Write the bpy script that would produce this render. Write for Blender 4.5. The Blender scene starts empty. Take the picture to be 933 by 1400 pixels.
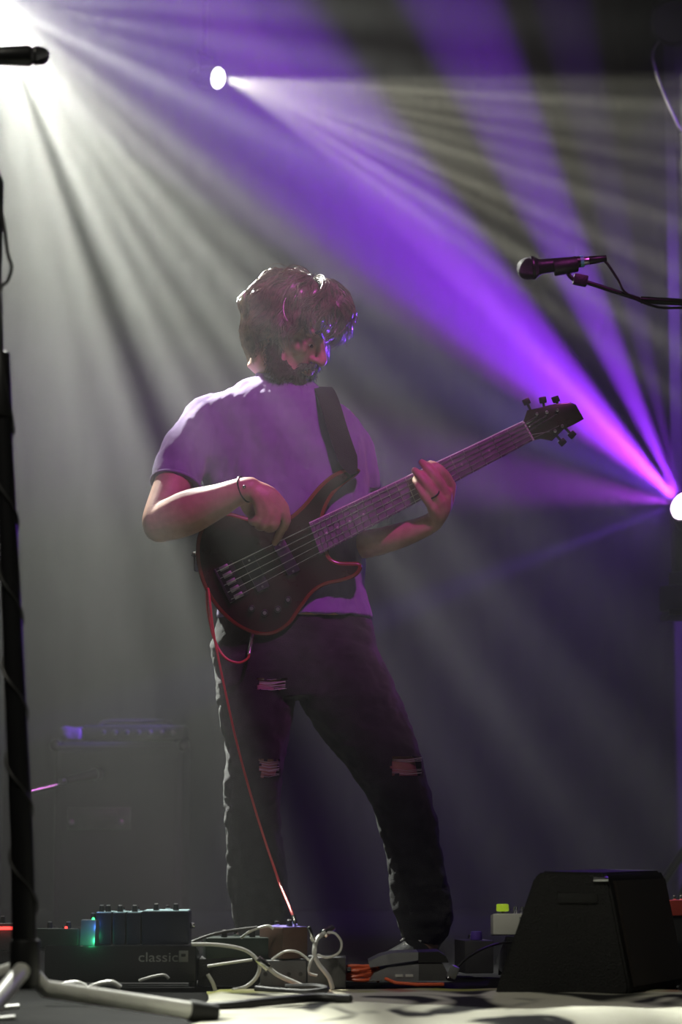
import bpy, bmesh, math, random
from mathutils import Vector, Matrix, noise
import numpy as np

random.seed(7)
SC = bpy.context.scene
COL = SC.collection

# ------------------------------------------------------------------ camera
F_PX = 3305.0                       # 85 mm on a 36 mm tall portrait frame of 1400 px
CAM_H = 0.35                        # metres above the stage floor
PITCH = math.atan((1146.0 - 700.0) / F_PX)
cam_data = bpy.data.cameras.new('camera')
cam = bpy.data.objects.new('camera', cam_data)
COL.objects.link(cam)
cam.location = (0, 0, CAM_H)
cam.rotation_euler = (math.pi / 2 + PITCH, 0, 0)
cam_data.sensor_fit = 'VERTICAL'
cam_data.sensor_height = 36.0
cam_data.lens = F_PX / 1400.0 * 36.0
cam_data.clip_start = 0.05
cam_data.dof.use_dof = True
cam_data.dof.focus_distance = 6.2
cam_data.dof.aperture_fstop = 3.2
SC.camera = cam


def P(px, py, Y):
    """point of the vertical plane at distance Y that shows at a pixel of the 933x1400 frame"""
    a, b = px - 466.5, 700.0 - py
    d = Vector((a, F_PX * math.cos(PITCH) - b * math.sin(PITCH), F_PX * math.sin(PITCH) + b * math.cos(PITCH)))
    return Vector((0, 0, CAM_H)) + d * (Y / d.y)


def mpp(Y):
    return Y / F_PX


def floorY(py):
    return (P(466, 1300, 1.0).y) * CAM_H / (CAM_H - P(466, py, 1.0).z)


# ------------------------------------------------------------------ world and exposure
world = bpy.data.worlds.new('world')
SC.world = world
world.use_nodes = True
world.node_tree.nodes['Background'].inputs[0].default_value = (0.5, 0.6, 0.5, 1)
world.node_tree.nodes['Background'].inputs[1].default_value = 0.0
SC.view_settings.view_transform = 'Standard'
SC.view_settings.look = 'None'
SC.view_settings.exposure = 0.0
SC.view_settings.gamma = 1.0
SC.view_settings.use_curve_mapping = False
SC.cycles.use_denoising = True
SC.cycles.volume_bounces = 0
SC.cycles.max_bounces = 5
SC.cycles.diffuse_bounces = 2
SC.cycles.sample_clamp_indirect = 4.0
SC.cycles.sample_clamp_direct = 0.0

# ------------------------------------------------------------------ stage lamps
LAMP_A = P(-16, -8, 7.4)              # white beam lamp up on the truss
LAMP_B = P(301, 107, 9.6)           # small white lamp on the truss
LAMP_C = P(931, 688, 8.0)           # violet moving head on its stand


def spot(name, loc, aim, color, watts, angle, blend=0.3, size=0.02, stripe_normal=None, stripe_axis=None, stops=None):
    """a theatre spot; stops make a gobo: (tangent across the beam, transmission)"""
    ld = bpy.data.lights.new(name, 'SPOT')
    ld.color = color
    ld.energy = watts
    ld.spot_size = math.radians(angle)
    ld.spot_blend = blend
    ld.shadow_soft_size = size
    o = bpy.data.objects.new(name, ld)
    COL.objects.link(o)
    z = (Vector(loc) - Vector(aim)).normalized()
    x = Vector(stripe_normal) if stripe_normal is not None else Vector((0, 0, 1)).cross(z)
    x = (x - z * x.dot(z)).normalized()
    y = z.cross(x)
    m = Matrix((x, y, z)).transposed().to_4x4()
    m.translation = Vector(loc)
    o.matrix_world = m
    if stops:
        ld.use_nodes = True
        nt = ld.node_tree
        em = nt.nodes['Emission']
        tc = nt.nodes.new('ShaderNodeTexCoord')
        dots = []
        for vec in (stripe_normal, stripe_axis):       # the gobo's own two axes, in the lamp's frame
            loc_v = m.to_3x3().transposed() @ Vector(vec)
            dp = nt.nodes.new('ShaderNodeVectorMath'); dp.operation = 'DOT_PRODUCT'
            dp.inputs[1].default_value = loc_v
            nt.links.new(tc.outputs['Normal'], dp.inputs[0])
            dots.append(dp)
        dv = nt.nodes.new('ShaderNodeMath'); dv.operation = 'ARCTAN2'
        nt.links.new(dots[0].outputs['Value'], dv.inputs[0]); nt.links.new(dots[1].outputs['Value'], dv.inputs[1])
        mr = nt.nodes.new('ShaderNodeMapRange')
        lo, hi = stops[0][0], stops[-1][0]
        mr.inputs['From Min'].default_value = lo
        mr.inputs['From Max'].default_value = hi
        nt.links.new(dv.outputs[0], mr.inputs['Value'])
        rp = nt.nodes.new('ShaderNodeValToRGB')
        nt.links.new(mr.outputs[0], rp.inputs[0])
        els = rp.color_ramp.elements
        for k, (t, v) in enumerate(stops):
            pos = (t - lo) / (hi - lo)
            e = els[k] if k < 2 else els.new(pos)
            e.position = pos
        els = rp.color_ramp.elements
        for k, (t, v) in enumerate(stops):
            els[k].color = (v, v, v, 1)
        # second axis of the gobo: breaks the slits into single rays
        dp = nt.nodes.new('ShaderNodeVectorMath'); dp.operation = 'DOT_PRODUCT'
        dp.inputs[1].default_value = m.to_3x3().transposed() @ Vector(stripe_normal).cross(Vector(stripe_axis))
        nt.links.new(tc.outputs['Normal'], dp.inputs[0])
        m1 = nt.nodes.new('ShaderNodeMath'); m1.operation = 'MULTIPLY_ADD'; m1.inputs[1].default_value = 30.0
        nt.links.new(dp.outputs['Value'], m1.inputs[0])
        m2 = nt.nodes.new('ShaderNodeMath'); m2.operation = 'MULTIPLY'; m2.inputs[1].default_value = 9.0
        nt.links.new(dv.outputs[0], m2.inputs[0]); nt.links.new(m2.outputs[0], m1.inputs[2])
        m3 = nt.nodes.new('ShaderNodeMath'); m3.operation = 'SINE'; nt.links.new(m1.outputs[0], m3.inputs[0])
        m4 = nt.nodes.new('ShaderNodeMath'); m4.operation = 'MULTIPLY_ADD'; m4.inputs[1].default_value = .5; m4.inputs[2].default_value = 1.0
        nt.links.new(m3.outputs[0], m4.inputs[0])
        m5 = nt.nodes.new('ShaderNodeMath'); m5.operation = 'MULTIPLY'
        nt.links.new(rp.outputs[0], m5.inputs[0]); nt.links.new(m4.outputs[0], m5.inputs[1])
        nt.links.new(m5.outputs[0], em.inputs['Strength'])
    return o


def fan(loc, degs, vals):
    """slit gobo: its slits leave the lamp fan-wise at the given angles below the horizontal"""
    view = (Vector(loc) - Vector((0, 0, CAM_H))).normalized()
    right = Vector((1, 0, 0)); right = (right - view * right.dot(view)).normalized()
    down = view.cross(right)
    if down.z > 0:
        down = -down
    return dict(stripe_normal=down, stripe_axis=right, stops=[(math.radians(d), v) for d, v in zip(degs, vals)])


# lamp A: wide white fan towards the front of the stage
AIM_A = Vector((0.0, 5.0, 0.9))
degA = [-40, -14, -4, 2, 6, 10, 14, 18, 22, 26, 29, 32, 35, 39, 42, 45, 48, 50.5, 53, 55.5, 58, 60.5, 63, 65.5, 67.5, 69, 70.2, 71.5, 73.5, 77, 80, 110]
valA = [0.0, .05, .12, .24, .10, .26, .12, .22, .14, .36, .20, .14, .20, .42, .30, .56, .42, .88, .60, .86, .46, .84, .56, 1.0, .66, .30, .16, .40, .88, .66, .82, .0]
spot('beam_lamp_white', LAMP_A + (AIM_A - LAMP_A).normalized() * .05, AIM_A, (.98, 1.0, 0.89), 2250, 94, 1.0, .014, **fan(LAMP_A, degA, valA))
# lamp B: narrow streaky fan to the right
AIM_B = LAMP_B + Vector((1.0, -0.62, -0.30))
degB = [-10, -1, 0.5, 2, 3.5, 5, 7, 9, 10.5, 12, 14, 16, 17.5, 19, 21, 23, 24.5, 26, 27.5, 29, 30.5, 32, 33.5, 35, 36.5, 39, 50]
valB = [0, .0, .35, .25, .9, .4, .7, .35, .75, .3, .65, .35, .9, .45, .35, .9, .3, .6, .2, .15, .8, .25, .12, .5, .1, .0, .0]
spot('truss_lamp_white', LAMP_B + (AIM_B - LAMP_B).normalized() * .03, AIM_B, (1.0, 0.97, 0.74), 480, 100, .4, .015, **fan(LAMP_B, degB, valB))
# lamp C: prism of violet fingers
VIOLET = (0.30, 0.028, 1.0)


def finger(deg, depth, color, watts, angle, blend=.6):
    r = math.radians(deg)
    d = Vector((-math.cos(r), depth, math.sin(r)))
    spot('violet_finger', LAMP_C + d.normalized() * .022, LAMP_C + d, color, watts, angle, blend, .012)


finger(64, -.25, VIOLET, 9500, 12)
finger(77, -.1, VIOLET, 2200, 8)
finger(42, -.30, VIOLET, 13500, 21)
finger(43, -.35, (.6, .2, 1.0), 8000, 6)
finger(13, -1.42, (.22, .04, 1.0), 1000, 12, 1.0)
finger(33, -.25, (.45, .04, 1.0), 6000, 7)
finger(2, -.7, (.50, .04, 1.0), 900, 20, 1.0)
finger(-19.5, .28, (.22, .04, 1.0), 1200, 7)
# wide spill of the moving head over the stage
spot('violet_spill', LAMP_C + Vector((-.05, -.03, 0)), (-0.6, 5.8, .75), (.26, .05, 1.0), 24, 75, .8, .03)
# front wash for the players, hung over the audience
spot('front_wash_magenta', (1.3, 1.8, 5.2), (-.02, 6.2, 1.35), (1.0, .13, .85), 800, 14, .9, .15)
# added lamp out of view, puts violet on the wing curtain at the right
spot('added_wing_violet', (2.1, 8.6, 4.6), (1.45, 9.6, 1.6), (.30, .06, 1.0), 900, 50, .8, .05)
# added warm white lamp out of view, brightens pedals along the stage edge
spot('added_front_white', (-1.2, 2.6, 4.2), (.15, 5.15, 0), (1.0, .96, .80), 240, 26, .7, .05)
# ------------------------------------------------------------------ materials
MATS = {}


def mat(name, color, rough=.6, metal=0.0, noise_amt=0.0, noise_scale=20.0, bump=0.0, bump_scale=200.0, emit=None, spec=.5, color2=None, sheen=0.0, sss=0.0):
    if name in MATS:
        return MATS[name]
    m = bpy.data.materials.new(name)
    m.use_nodes = True
    nt = m.node_tree
    b = nt.nodes['Principled BSDF']
    b.inputs['Base Color'].default_value = (*color, 1)
    b.inputs['Roughness'].default_value = rough
    b.inputs['Metallic'].default_value = metal
    b.inputs['Specular IOR Level'].default_value = spec
    if sheen:
        b.inputs['Sheen Weight'].default_value = sheen
    if sss:
        b.inputs['Subsurface Weight'].default_value = sss
        b.inputs['Subsurface Radius'].default_value = (.01, .004, .002)
    tc = nt.nodes.new('ShaderNodeTexCoord')
    if noise_amt or color2:
        n = nt.nodes.new('ShaderNodeTexNoise')
        n.inputs['Scale'].default_value = noise_scale
        n.inputs['Detail'].default_value = 4
        nt.links.new(tc.outputs['Object'], n.inputs['Vector'])
        mx = nt.nodes.new('ShaderNodeMix'); mx.data_type = 'RGBA'
        c2 = color2 if color2 else tuple(c * (1 - noise_amt) for c in color)
        mx.inputs[6].default_value = (*color, 1)
        mx.inputs[7].default_value = (*c2, 1)
        rp = nt.nodes.new('ShaderNodeMapRange')
        rp.inputs['From Min'].default_value = .35; rp.inputs['From Max'].default_value = .65
        nt.links.new(n.outputs[0], rp.inputs[0])
        nt.links.new(rp.outputs[0], mx.inputs[0])
        nt.links.new(mx.outputs[2], b.inputs['Base Color'])
    if bump:
        n2 = nt.nodes.new('ShaderNodeTexNoise')
        n2.inputs['Scale'].default_value = bump_scale
        n2.inputs['Detail'].default_value = 3
        nt.links.new(tc.outputs['Object'], n2.inputs['Vector'])
        bp = nt.nodes.new('ShaderNodeBump')
        bp.inputs['Strength'].default_value = bump
        bp.inputs['Distance'].default_value = .01
        nt.links.new(n2.outputs[0], bp.inputs['Height'])
        nt.links.new(bp.outputs[0], b.inputs['Normal'])
    if emit:
        b.inputs['Emission Color'].default_value = (*emit[0], 1)
        b.inputs['Emission Strength'].default_value = emit[1]
    MATS[name] = m
    return m


mat('black_plastic', (.012, .012, .013), .45, bump=.15, bump_scale=300)
mat('black_metal', (.015, .015, .017), .35, .3, bump=.05)
mat('black_paint', (.010, .010, .011), .6, bump=.3, bump_scale=400)
mat('chrome', (.75, .75, .76), .18, 1.0, noise_amt=.1)
mat('steel', (.5, .5, .52), .3, 1.0, noise_amt=.15)
mat('rubber', (.012, .012, .012), .75, bump=.1)
mat('cable_black', (.02, .02, .021), .5, bump=.05)
mat('cable_grey', (.55, .55, .53), .4, bump=.05)
mat('cable_red', (.55, .05, .06), .45, bump=.05)
mat('cable_orange', (.75, .13, .05), .4, bump=.05)
mat('drape_black', (.016, .016, .018), .95, bump=.4, bump_scale=500, spec=.1)
mat('drape_grey', (.12, .12, .13), .95, bump=.4, bump_scale=500, spec=.1)


# ------------------------------------------------------------------ mesh helpers
class MB:
    def __init__(self):
        self.v, self.f, self.mi = [], [], []

    def add(self, verts, faces, mi=0):
        o = len(self.v)
        self.v += [tuple(p) for p in verts]
        self.f += [tuple(o + i for i in f) for f in faces]
        self.mi += [mi] * len(faces)
        return self

    def box(self, c, s, rot=None, bevel=0.0, mi=0):
        """bevelled box: centre, full sizes, rotation matrix"""
        bm = bmesh.new()
        bmesh.ops.create_cube(bm, size=1.0)
        bmesh.ops.scale(bm, vec=s, verts=bm.verts)
        if bevel:
            bmesh.ops.bevel(bm, geom=bm.edges[:], offset=bevel, segments=2, affect='EDGES', profile=.6)
        R = rot if rot is not None else Matrix.Identity(3)
        c = Vector(c)
        bm.verts.index_update()
        self.add([R @ v.co + c for v in bm.verts], [[v.index for v in f.verts] for f in bm.faces], mi)
        bm.free()
        return self

    def tube(self, pts, rad, n=10, caps=True, mi=0, flat=1.0, up=None, dome=False):
        pts = [Vector(p) for p in pts]
        m = len(pts)
        if not hasattr(rad, '__len__'):
            rad = [rad] * m
        tang = []
        for i in range(m):
            t = (pts[min(i + 1, m - 1)] - pts[max(i - 1, 0)])
            tang.append(t.normalized() if t.length > 1e-9 else Vector((0, 0, 1)))
        ref = Vector(up) if up is not None else (Vector((0, 1, 0)) if abs(tang[0].y) < .9 else Vector((0, 0, 1)))
        u = (ref - tang[0] * ref.dot(tang[0])).normalized()
        vs, fs = [], []
        for i in range(m):
            t = tang[i]
            if up is not None:
                u = Vector(up)
            u = (u - t * u.dot(t))
            u = u.normalized() if u.length > 1e-6 else t.orthogonal().normalized()
            w = t.cross(u)
            r = rad[i]
            ra, rb = (r if hasattr(r, '__len__') else (r * flat, r))
            for k in range(n):
                a = 2 * math.pi * k / n
                vs.append(pts[i] + u * (math.cos(a) * ra) + w * (math.sin(a) * rb))
        for i in range(m - 1):
            for k in range(n):
                fs.append((i * n + k, i * n + (k + 1) % n, (i + 1) * n + (k + 1) % n, (i + 1) * n + k))
        if caps:
            fs.append(tuple(range(n - 1, -1, -1)))
            fs.append(tuple((m - 1) * n + k for k in range(n)))
        return self.add(vs, fs, mi)

    def ell(self, c, r, rot=None, seg=20, rings=12, mi=0):
        c = Vector(c)
        R = rot if rot is not None else Matrix.Identity(3)
        if not hasattr(r, '__len__'):
            r = (r, r, r)
        vs = [c + R @ Vector((0, 0, r[2]))]
        for i in range(1, rings):
            ph = math.pi * i / rings
            for k in range(seg):
                a = 2 * math.pi * k / seg
                vs.append(c + R @ Vector((r[0] * math.sin(ph) * math.cos(a), r[1] * math.sin(ph) * math.sin(a), r[2] * math.cos(ph))))
        vs.append(c + R @ Vector((0, 0, -r[2])))
        fs = [(0, 1 + k, 1 + (k + 1) % seg) for k in range(seg)]
        for i in range(rings - 2):
            for k in range(seg):
                a, b = 1 + i * seg + k, 1 + i * seg + (k + 1) % seg
                fs.append((a, a + seg, b + seg, b))
        last = len(vs) - 1
        fs += [(last, 1 + (rings - 2) * seg + (k + 1) % seg, 1 + (rings - 2) * seg + k) for k in range(seg)]
        return self.add(vs, fs, mi)

    def loft(self, rings, mi=0, caps=True):
        n = len(rings[0])
        vs = [p for r in rings for p in r]
        fs = []
        for i in range(len(rings) - 1):
            for k in range(n):
                fs.append((i * n + k, i * n + (k + 1) % n, (i + 1) * n + (k + 1) % n, (i + 1) * n + k))
        if caps:
            fs.append(tuple(range(n - 1, -1, -1)))
            fs.append(tuple((len(rings) - 1) * n + k for k in range(n)))
        return self.add(vs, fs, mi)

    def cyl(self, a, b, r, n=16, r2=None, bevel=0.0, mi=0):
        a, b = Vector(a), Vector(b)
        r2 = r if r2 is None else r2
        if bevel:
            d = (b - a).normalized()
            return self.tube([a, a + d * bevel * .3, a + d * bevel, b - d * bevel, b - d * bevel * .3, b],
                             [r - bevel, r - bevel * .3, r, r2, r2 - bevel * .3, r2 - bevel], n, mi=mi)
        return self.tube([a, b], [r, r2], n, mi=mi)

    def build(self, name, material, parent=None, smooth=True, recalc=True):
        me = bpy.data.meshes.new(name)
        me.from_pydata(self.v, [], self.f)
        mats = material if isinstance(material, (list, tuple)) else [material]
        for m in mats:
            me.materials.append(MATS[m] if isinstance(m, str) else m)
        me.polygons.foreach_set('material_index', self.mi)
        if recalc:
            bm = bmesh.new(); bm.from_mesh(me)
            bmesh.ops.recalc_face_normals(bm, faces=bm.faces)
            bm.to_mesh(me); bm.free()
        if smooth:
            me.polygons.foreach_set('use_smooth', [True] * len(me.polygons))
            try:
                me.set_sharp_from_angle(angle=math.radians(40))
            except Exception:
                pass
        o = bpy.data.objects.new(name, me)
        COL.objects.link(o)
        if parent is not None:
            o.parent = parent
            o.matrix_parent_inverse = parent.matrix_world.inverted()
        return o


def tag(o, label=None, cat=None, group=None, kind=None):
    if label: o['label'] = label
    if cat: o['category'] = cat
    if group: o['group'] = group
    if kind: o['kind'] = kind
    return o


def thing(name, label, cat, loc=(0, 0, 0), group=None):
    o = bpy.data.objects.new(name, None)
    o.empty_display_size = .05
    COL.objects.link(o)
    o.location = loc
    o.matrix_world = Matrix.Translation(Vector(loc))
    return tag(o, label, cat, group)


def catmull(pts, per=6):
    pts = [Vector(p) for p in pts]
    out = []
    n = len(pts)
    for i in range(n - 1):
        p0, p1, p2, p3 = pts[max(i - 1, 0)], pts[i], pts[i + 1], pts[min(i + 2, n - 1)]
        for k in range(per):
            t = k / per
            out.append(.5 * ((2 * p1) + (p2 - p0) * t + (2 * p0 - 5 * p1 + 4 * p2 - p3) * t * t + (3 * p1 - p0 - 3 * p2 + p3) * t ** 3))
    out.append(pts[-1])
    return out


def rotz(a): return Matrix.Rotation(a, 3, 'Z')
def rotx(a): return Matrix.Rotation(a, 3, 'X')
def roty(a): return Matrix.Rotation(a, 3, 'Y')


def remesh(o, voxel, smooth_it=6, fac=.5):
    m = o.modifiers.new('r', 'REMESH'); m.mode = 'VOXEL'; m.voxel_size = voxel; m.use_smooth_shade = True
    if smooth_it:
        s = o.modifiers.new('s', 'SMOOTH'); s.factor = fac; s.iterations = smooth_it
    dg = bpy.context.evaluated_depsgraph_get()
    dg.update()
    me = bpy.data.meshes.new_from_object(o.evaluated_get(dg))
    o.modifiers.clear()
    mats = list(o.data.materials)
    old = o.data
    o.data = me
    me.materials.clear()
    for k in mats: me.materials.append(k)
    me.polygons.foreach_set('use_smooth', [True] * len(me.polygons))
    me.polygons.foreach_set('material_index', [0] * len(me.polygons))
    me.update()
    bpy.data.meshes.remove(old)
    return o


def displace(o, amp, scale, seed=0.0, stretch=(1, 1, 1)):
    me = o.data
    n = len(me.vertices)
    co = np.empty(n * 3, dtype=np.float32); no = np.empty(n * 3, dtype=np.float32)
    me.vertices.foreach_get('co', co)
    me.vertex_normals.foreach_get('vector', no)
    co = co.reshape(-1, 3); no = no.reshape(-1, 3)
    q = co * np.array([scale * k for k in stretch]) + np.array([seed, 0, 0])
    d = np.array([noise.fractal(Vector(p), 1.0, 2.0, 3) for p in q], dtype=np.float32)
    co = co + no * (d * amp)[:, None]
    me.vertices.foreach_set('co', co.astype(np.float32).ravel())
    me.update()


# ------------------------------------------------------------------ the stage
floor_mat = mat('stage_floor', (.010, .010, .010), .9, spec=.08, noise_amt=.5, noise_scale=6, bump=.2, bump_scale=60)
b = MB().box((0, 6.5, -.05), (12, 15, .1))
tag(b.build('floor', 'stage_floor', smooth=False), 'black painted stage floor', None, None, 'structure')


def drape(name, x0, y0, x1, y1, z0, z1, amp, wave, material, seed=0):
    """a hanging pleated cloth with thickness"""
    L = math.hypot(x1 - x0, y1 - y0)
    n = int(L / wave * 10)
    dx, dy = (x1 - x0) / L, (y1 - y0) / L
    rr = random.Random(seed)
    ph = [rr.uniform(-.5, .5) for _ in range(n + 1)]
    ft, bk = [], []
    for i in range(n + 1):
        s = L * i / n
        w = amp * (math.sin(2 * math.pi * s / wave + .6 * math.sin(s * 2.1)) + .35 * math.sin(2 * math.pi * s / wave * .43 + 1))
        ft.append((x0 + dx * s - dy * w, y0 + dy * s + dx * w))
        bk.append((x0 + dx * s - dy * (w + .01), y0 + dy * s + dx * (w + .01)))
    vs, fs = [], []
    ring = ft + bk[::-1]
    m = len(ring)
    b = MB()
    b.loft([[Vector((x, y, z0)) for x, y in ring], [Vector((x, y, z1)) for x, y in ring]])
    return b.build(name, material)


tag(drape('wall_back', -5.0, 12.0, 5.0, 12.0, 0, 6.5, .05, .32, 'drape_black', 3), 'black pleated backdrop curtain behind the stage', None, None, 'structure')
# ------------------------------------------------------------------ the bass player
Y0 = 6.24
MP = mpp(Y0)
mat('skin', (.50, .30, .22), .5, noise_amt=.15, noise_scale=40, bump=.08, bump_scale=250, sss=.15)
mat('shirt_cloth', (.23, .16, .38), .9, noise_amt=.12, noise_scale=9, bump=.35, bump_scale=700, sheen=.3, spec=.2)
mat('denim', (.040, .040, .046), .9, noise_amt=.45, noise_scale=14, bump=.5, bump_scale=500, sheen=.2, spec=.2)
mat('hair_brown', (.20, .15, .105), .33, noise_amt=.5, noise_scale=60, spec=.6)
mat('beard_brown', (.035, .022, .016), .6, noise_amt=.5, noise_scale=90, bump=.6, bump_scale=300)
mat('eye_white', (.6, .58, .55), .2, noise_amt=.05)
mat('eye_dark', (.03, .02, .015), .2, noise_amt=.05)
mat('shoe_leather', (.02, .02, .022), .4, bump=.2, bump_scale=120)
mat('shoe_sole', (.08, .08, .08), .7, bump=.3, bump_scale=80)
mat('thread_white', (.6, .6, .58), .8, bump=.2)
mat('strap_black', (.014, .014, .015), .7, bump=.5, bump_scale=600)


def M(px, py, dy=0.0):
    return P(px, py, Y0 + dy)


def chain(mb, pts, n=14, per=5):
    """tapered limb: pts are (px, py, dy, radius in px)"""
    c = catmull([M(p[0], p[1], p[2]) for p in pts], per)
    rr = [p[3] if p[3] > 1 else p[3] for p in pts]
    r = catmull([Vector((x * MP, 0, 0)) for x in rr], per)
    mb.tube(c, [max(.002, q.x) for q in r], n)
    mb.ell(c[0], max(.002, r[0].x) * .98, seg=n, rings=8)
    mb.ell(c[-1], max(.002, r[-1].x) * .98, seg=n, rings=8)


def section(cx, py, hw, dep, dy, n=40, e=2.4, tilt=0.0):
    c = M(cx, py, dy)
    out = []
    for k in range(n):
        a = 2 * math.pi * k / n
        ca, sa = math.cos(a), math.sin(a)
        x = math.copysign(abs(ca) ** (2 / e), ca) * hw * MP
        y = math.copysign(abs(sa) ** (2 / e), sa) * dep
        out.append(Vector((c.x + x, c.y + y + tilt * x, c.z)))
    return out


TORSO = [(386, 513, 34, .058, .03), (383, 524, 50, .068, .03), (379, 535, 68, .078, .025), (374, 545, 86, .090, .02), (374, 554, 106, .100, .02), (375, 575, 117, .112, .02),
         (383, 620, 118, .120, .015), (396, 680, 110, .118, .015), (402, 740, 100, .112, .02), (403, 800, 97, .118, .02), (402, 830, 103, .128, .02), (403, 846, 107, .136, .02)]
man = thing('person', 'man in a lilac t-shirt and ripped black jeans playing a bass guitar', 'person', (M(440, 1331).x, Y0, 0))

# ---- head frame: x forward, y left, z up
HP, HT = math.radians(62), math.radians(27)
hf = Vector((math.sin(HP) * math.cos(HT), -math.cos(HP) * math.cos(HT), -math.sin(HT)))
hl = Vector((0, 0, 1)).cross(hf).normalized()
hu = hf.cross(hl)
HR = Matrix((hf, hl, hu)).transposed()
HS = 1.06
HC = M(398, 455, .0)


def H(x, y, z):
    return HC + HR @ (Vector((x, y, z)) * HS)


def hell(mb, c, r, seg=24, rings=14):
    mb.ell(H(*c), [k * HS for k in r], HR, seg, rings)


b = MB()
hell(b, (-.004, 0, .045), (.098, .077, .088))
hell(b, (.028, 0, -.02), (.066, .060, .095))
hell(b, (.030, 0, -.075), (.056, .054, .042))
hell(b, (.070, 0, -.104), (.022, .026, .018))
for s in (-1, 1):
    hell(b, (.076, s * .030, .026), (.018, .030, .011))          # brow ridge
    hell(b, (.064, s * .045, -.022), (.024, .019, .018))         # cheekbone
    hell(b, (.0, s * .075, -.012), (.020, .008, .031))           # ear
    hell(b, (.080, s * .030, .002), (.0125, .017, .0095))          # lowered eyelid
    hell(b, (.099, s * .014, -.036), (.010, .009, .008))         # nostril wing
    hell(b, (.020, s * .060, -.070), (.035, .012, .026))         # jaw
b.tube([H(.082, 0, .024), H(.094, 0, .004), H(.108, 0, -.018), H(.118, 0, -.032)], [.009 * HS, .009 * HS, .011 * HS, .012 * HS], 12)
hell(b, (.114, 0, -.034), (.013, .013, .011))
hell(b, (.091, 0, -.060), (.014, .024, .0065))
hell(b, (.089, 0, -.072), (.014, .021, .0075))
# neck and trunk
b.tube([H(-.015, 0, -.03), H(-.03, 0, -.09), M(396, 516, .02), M(392, 545, .03)], [.058, .056, .058, .075], 20)
b.loft([section(c, y, hw * .9, d * .88, dy) for c, y, hw, d, dy in TORSO])
# right arm
chain(b, [(278, 582, .0, 32), (260, 610, -.03, 27), (240, 655, -.09, 26.5), (221, 705, -.15, 25), (219, 718, -.165, 24)], 18)
chain(b, [(220, 716, -.165, 25), (240, 708, -.18, 29), (264, 698, -.20, 29.5), (300, 684, -.235, 22.5), (326, 672, -.26, 17.5), (342, 668, -.268, 16)], 18)
# right hand
W = (342, 667, -.268)
for tip in ((388, 694, -.250), (379, 700, -.262), (368, 703, -.268), (357, 702, -.266)):
    chain(b, [(W[0], W[1], W[2], 13), ((W[0] + tip[0]) / 2 + 4, (W[1] + tip[1]) / 2 - 4, (W[2] + tip[2]) / 2 - .006, 11.5), (*tip, 8.0)], 10, 4)
chain(b, [(388, 694, -.250, 7.6), (391, 712, -.235, 7.2), (384, 727, -.205, 6.2), (376, 742, -.168, 5.2)], 10, 4)
chain(b, [(379, 700, -.262, 7.6), (375, 719, -.252, 7.0), (366, 722, -.215, 6.2), (370, 714, -.195, 5.4)], 10, 4)
chain(b, [(368, 703, -.268, 7.2), (362, 718, -.258, 6.8), (354, 719, -.225, 6.0), (358, 711, -.205, 5.2)], 10, 4)
chain(b, [(357, 702, -.266, 6.6), (350, 713, -.258, 6.0), (344, 711, -.232, 5.4), (348, 703, -.215, 4.8)], 10, 4)
chain(b, [(340, 676, -.252, 10), (337, 690, -.225, 9), (345, 703, -.195, 7.4), (358, 713, -.172, 6)], 10, 4)
# left arm
chain(b, [(463, 585, .03, 30), (478, 620, .05, 29), (483, 670, .055, 26), (474, 722, .03, 23), (468, 742, .02, 22)], 18)
chain(b, [(466, 742, .02, 22), (500, 744, -.015, 19.5), (545, 733, -.065, 17.5), (580, 720, -.10, 14.5), (594, 712, -.108, 13.5)], 18)
# left hand
W = (596, 710, -.108)
for tip in ((617, 664, -.128), (611, 676, -.148), (602, 686, -.158), (592, 694, -.156)):
    chain(b, [(W[0], W[1], W[2], 13), ((W[0] + tip[0]) / 2 + 3, (W[1] + tip[1]) / 2 + 2, (W[2] + tip[2]) / 2, 11), (*tip, 8.2)], 10, 4)
chain(b, [(617, 664, -.128, 7.6), (608, 648, -.160, 6.8), (597, 638, -.170, 6.2), (589, 634, -.158, 5.2)], 10, 4)
chain(b, [(611, 676, -.148, 7.6), (597, 655, -.176, 7.0), (585, 640, -.178, 6.2), (577, 632, -.160, 5.0)], 10, 4)
chain(b, [(602, 686, -.158, 7.4), (586, 665, -.182, 6.8), (574, 650, -.180, 6.0), (567, 643, -.162, 5.0)], 10, 4)
chain(b, [(592, 694, -.156, 6.8), (580, 678, -.176, 6.0), (572, 664, -.174, 5.4), (568, 656, -.160, 4.6)], 10, 4)
chain(b, [(598, 700, -.10, 10), (604, 684, -.075, 9), (601, 668, -.062, 7.6), (594, 654, -.062, 6.2)], 10, 4)
# legs inside the jeans
LEG_R = [(352, 908, .0, 57), (350, 950, -.01, 53), (347, 1045, -.02, 41), (344, 1110, -.01, 38), (352, 1200, .0, 41), (361, 1268, .0, 40)]
LEG_L = [(456, 908, .0, 62), (478, 950, .0, 63), (530, 1045, -.01, 48), (553, 1110, .0, 40), (571, 1200, .02, 40), (582, 1262, .02, 38)]
for leg in (LEG_R, LEG_L):
    chain(b, [(p[0], p[1], p[2] - .008, p[3] * (.79 if p[1] < 1100 else .6)) for p in leg] + [(leg[-1][0] - 8, 1306, leg[-1][2], 20)], 20)
body = remesh(b.build('body', 'skin', man), .0038, 5)

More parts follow.
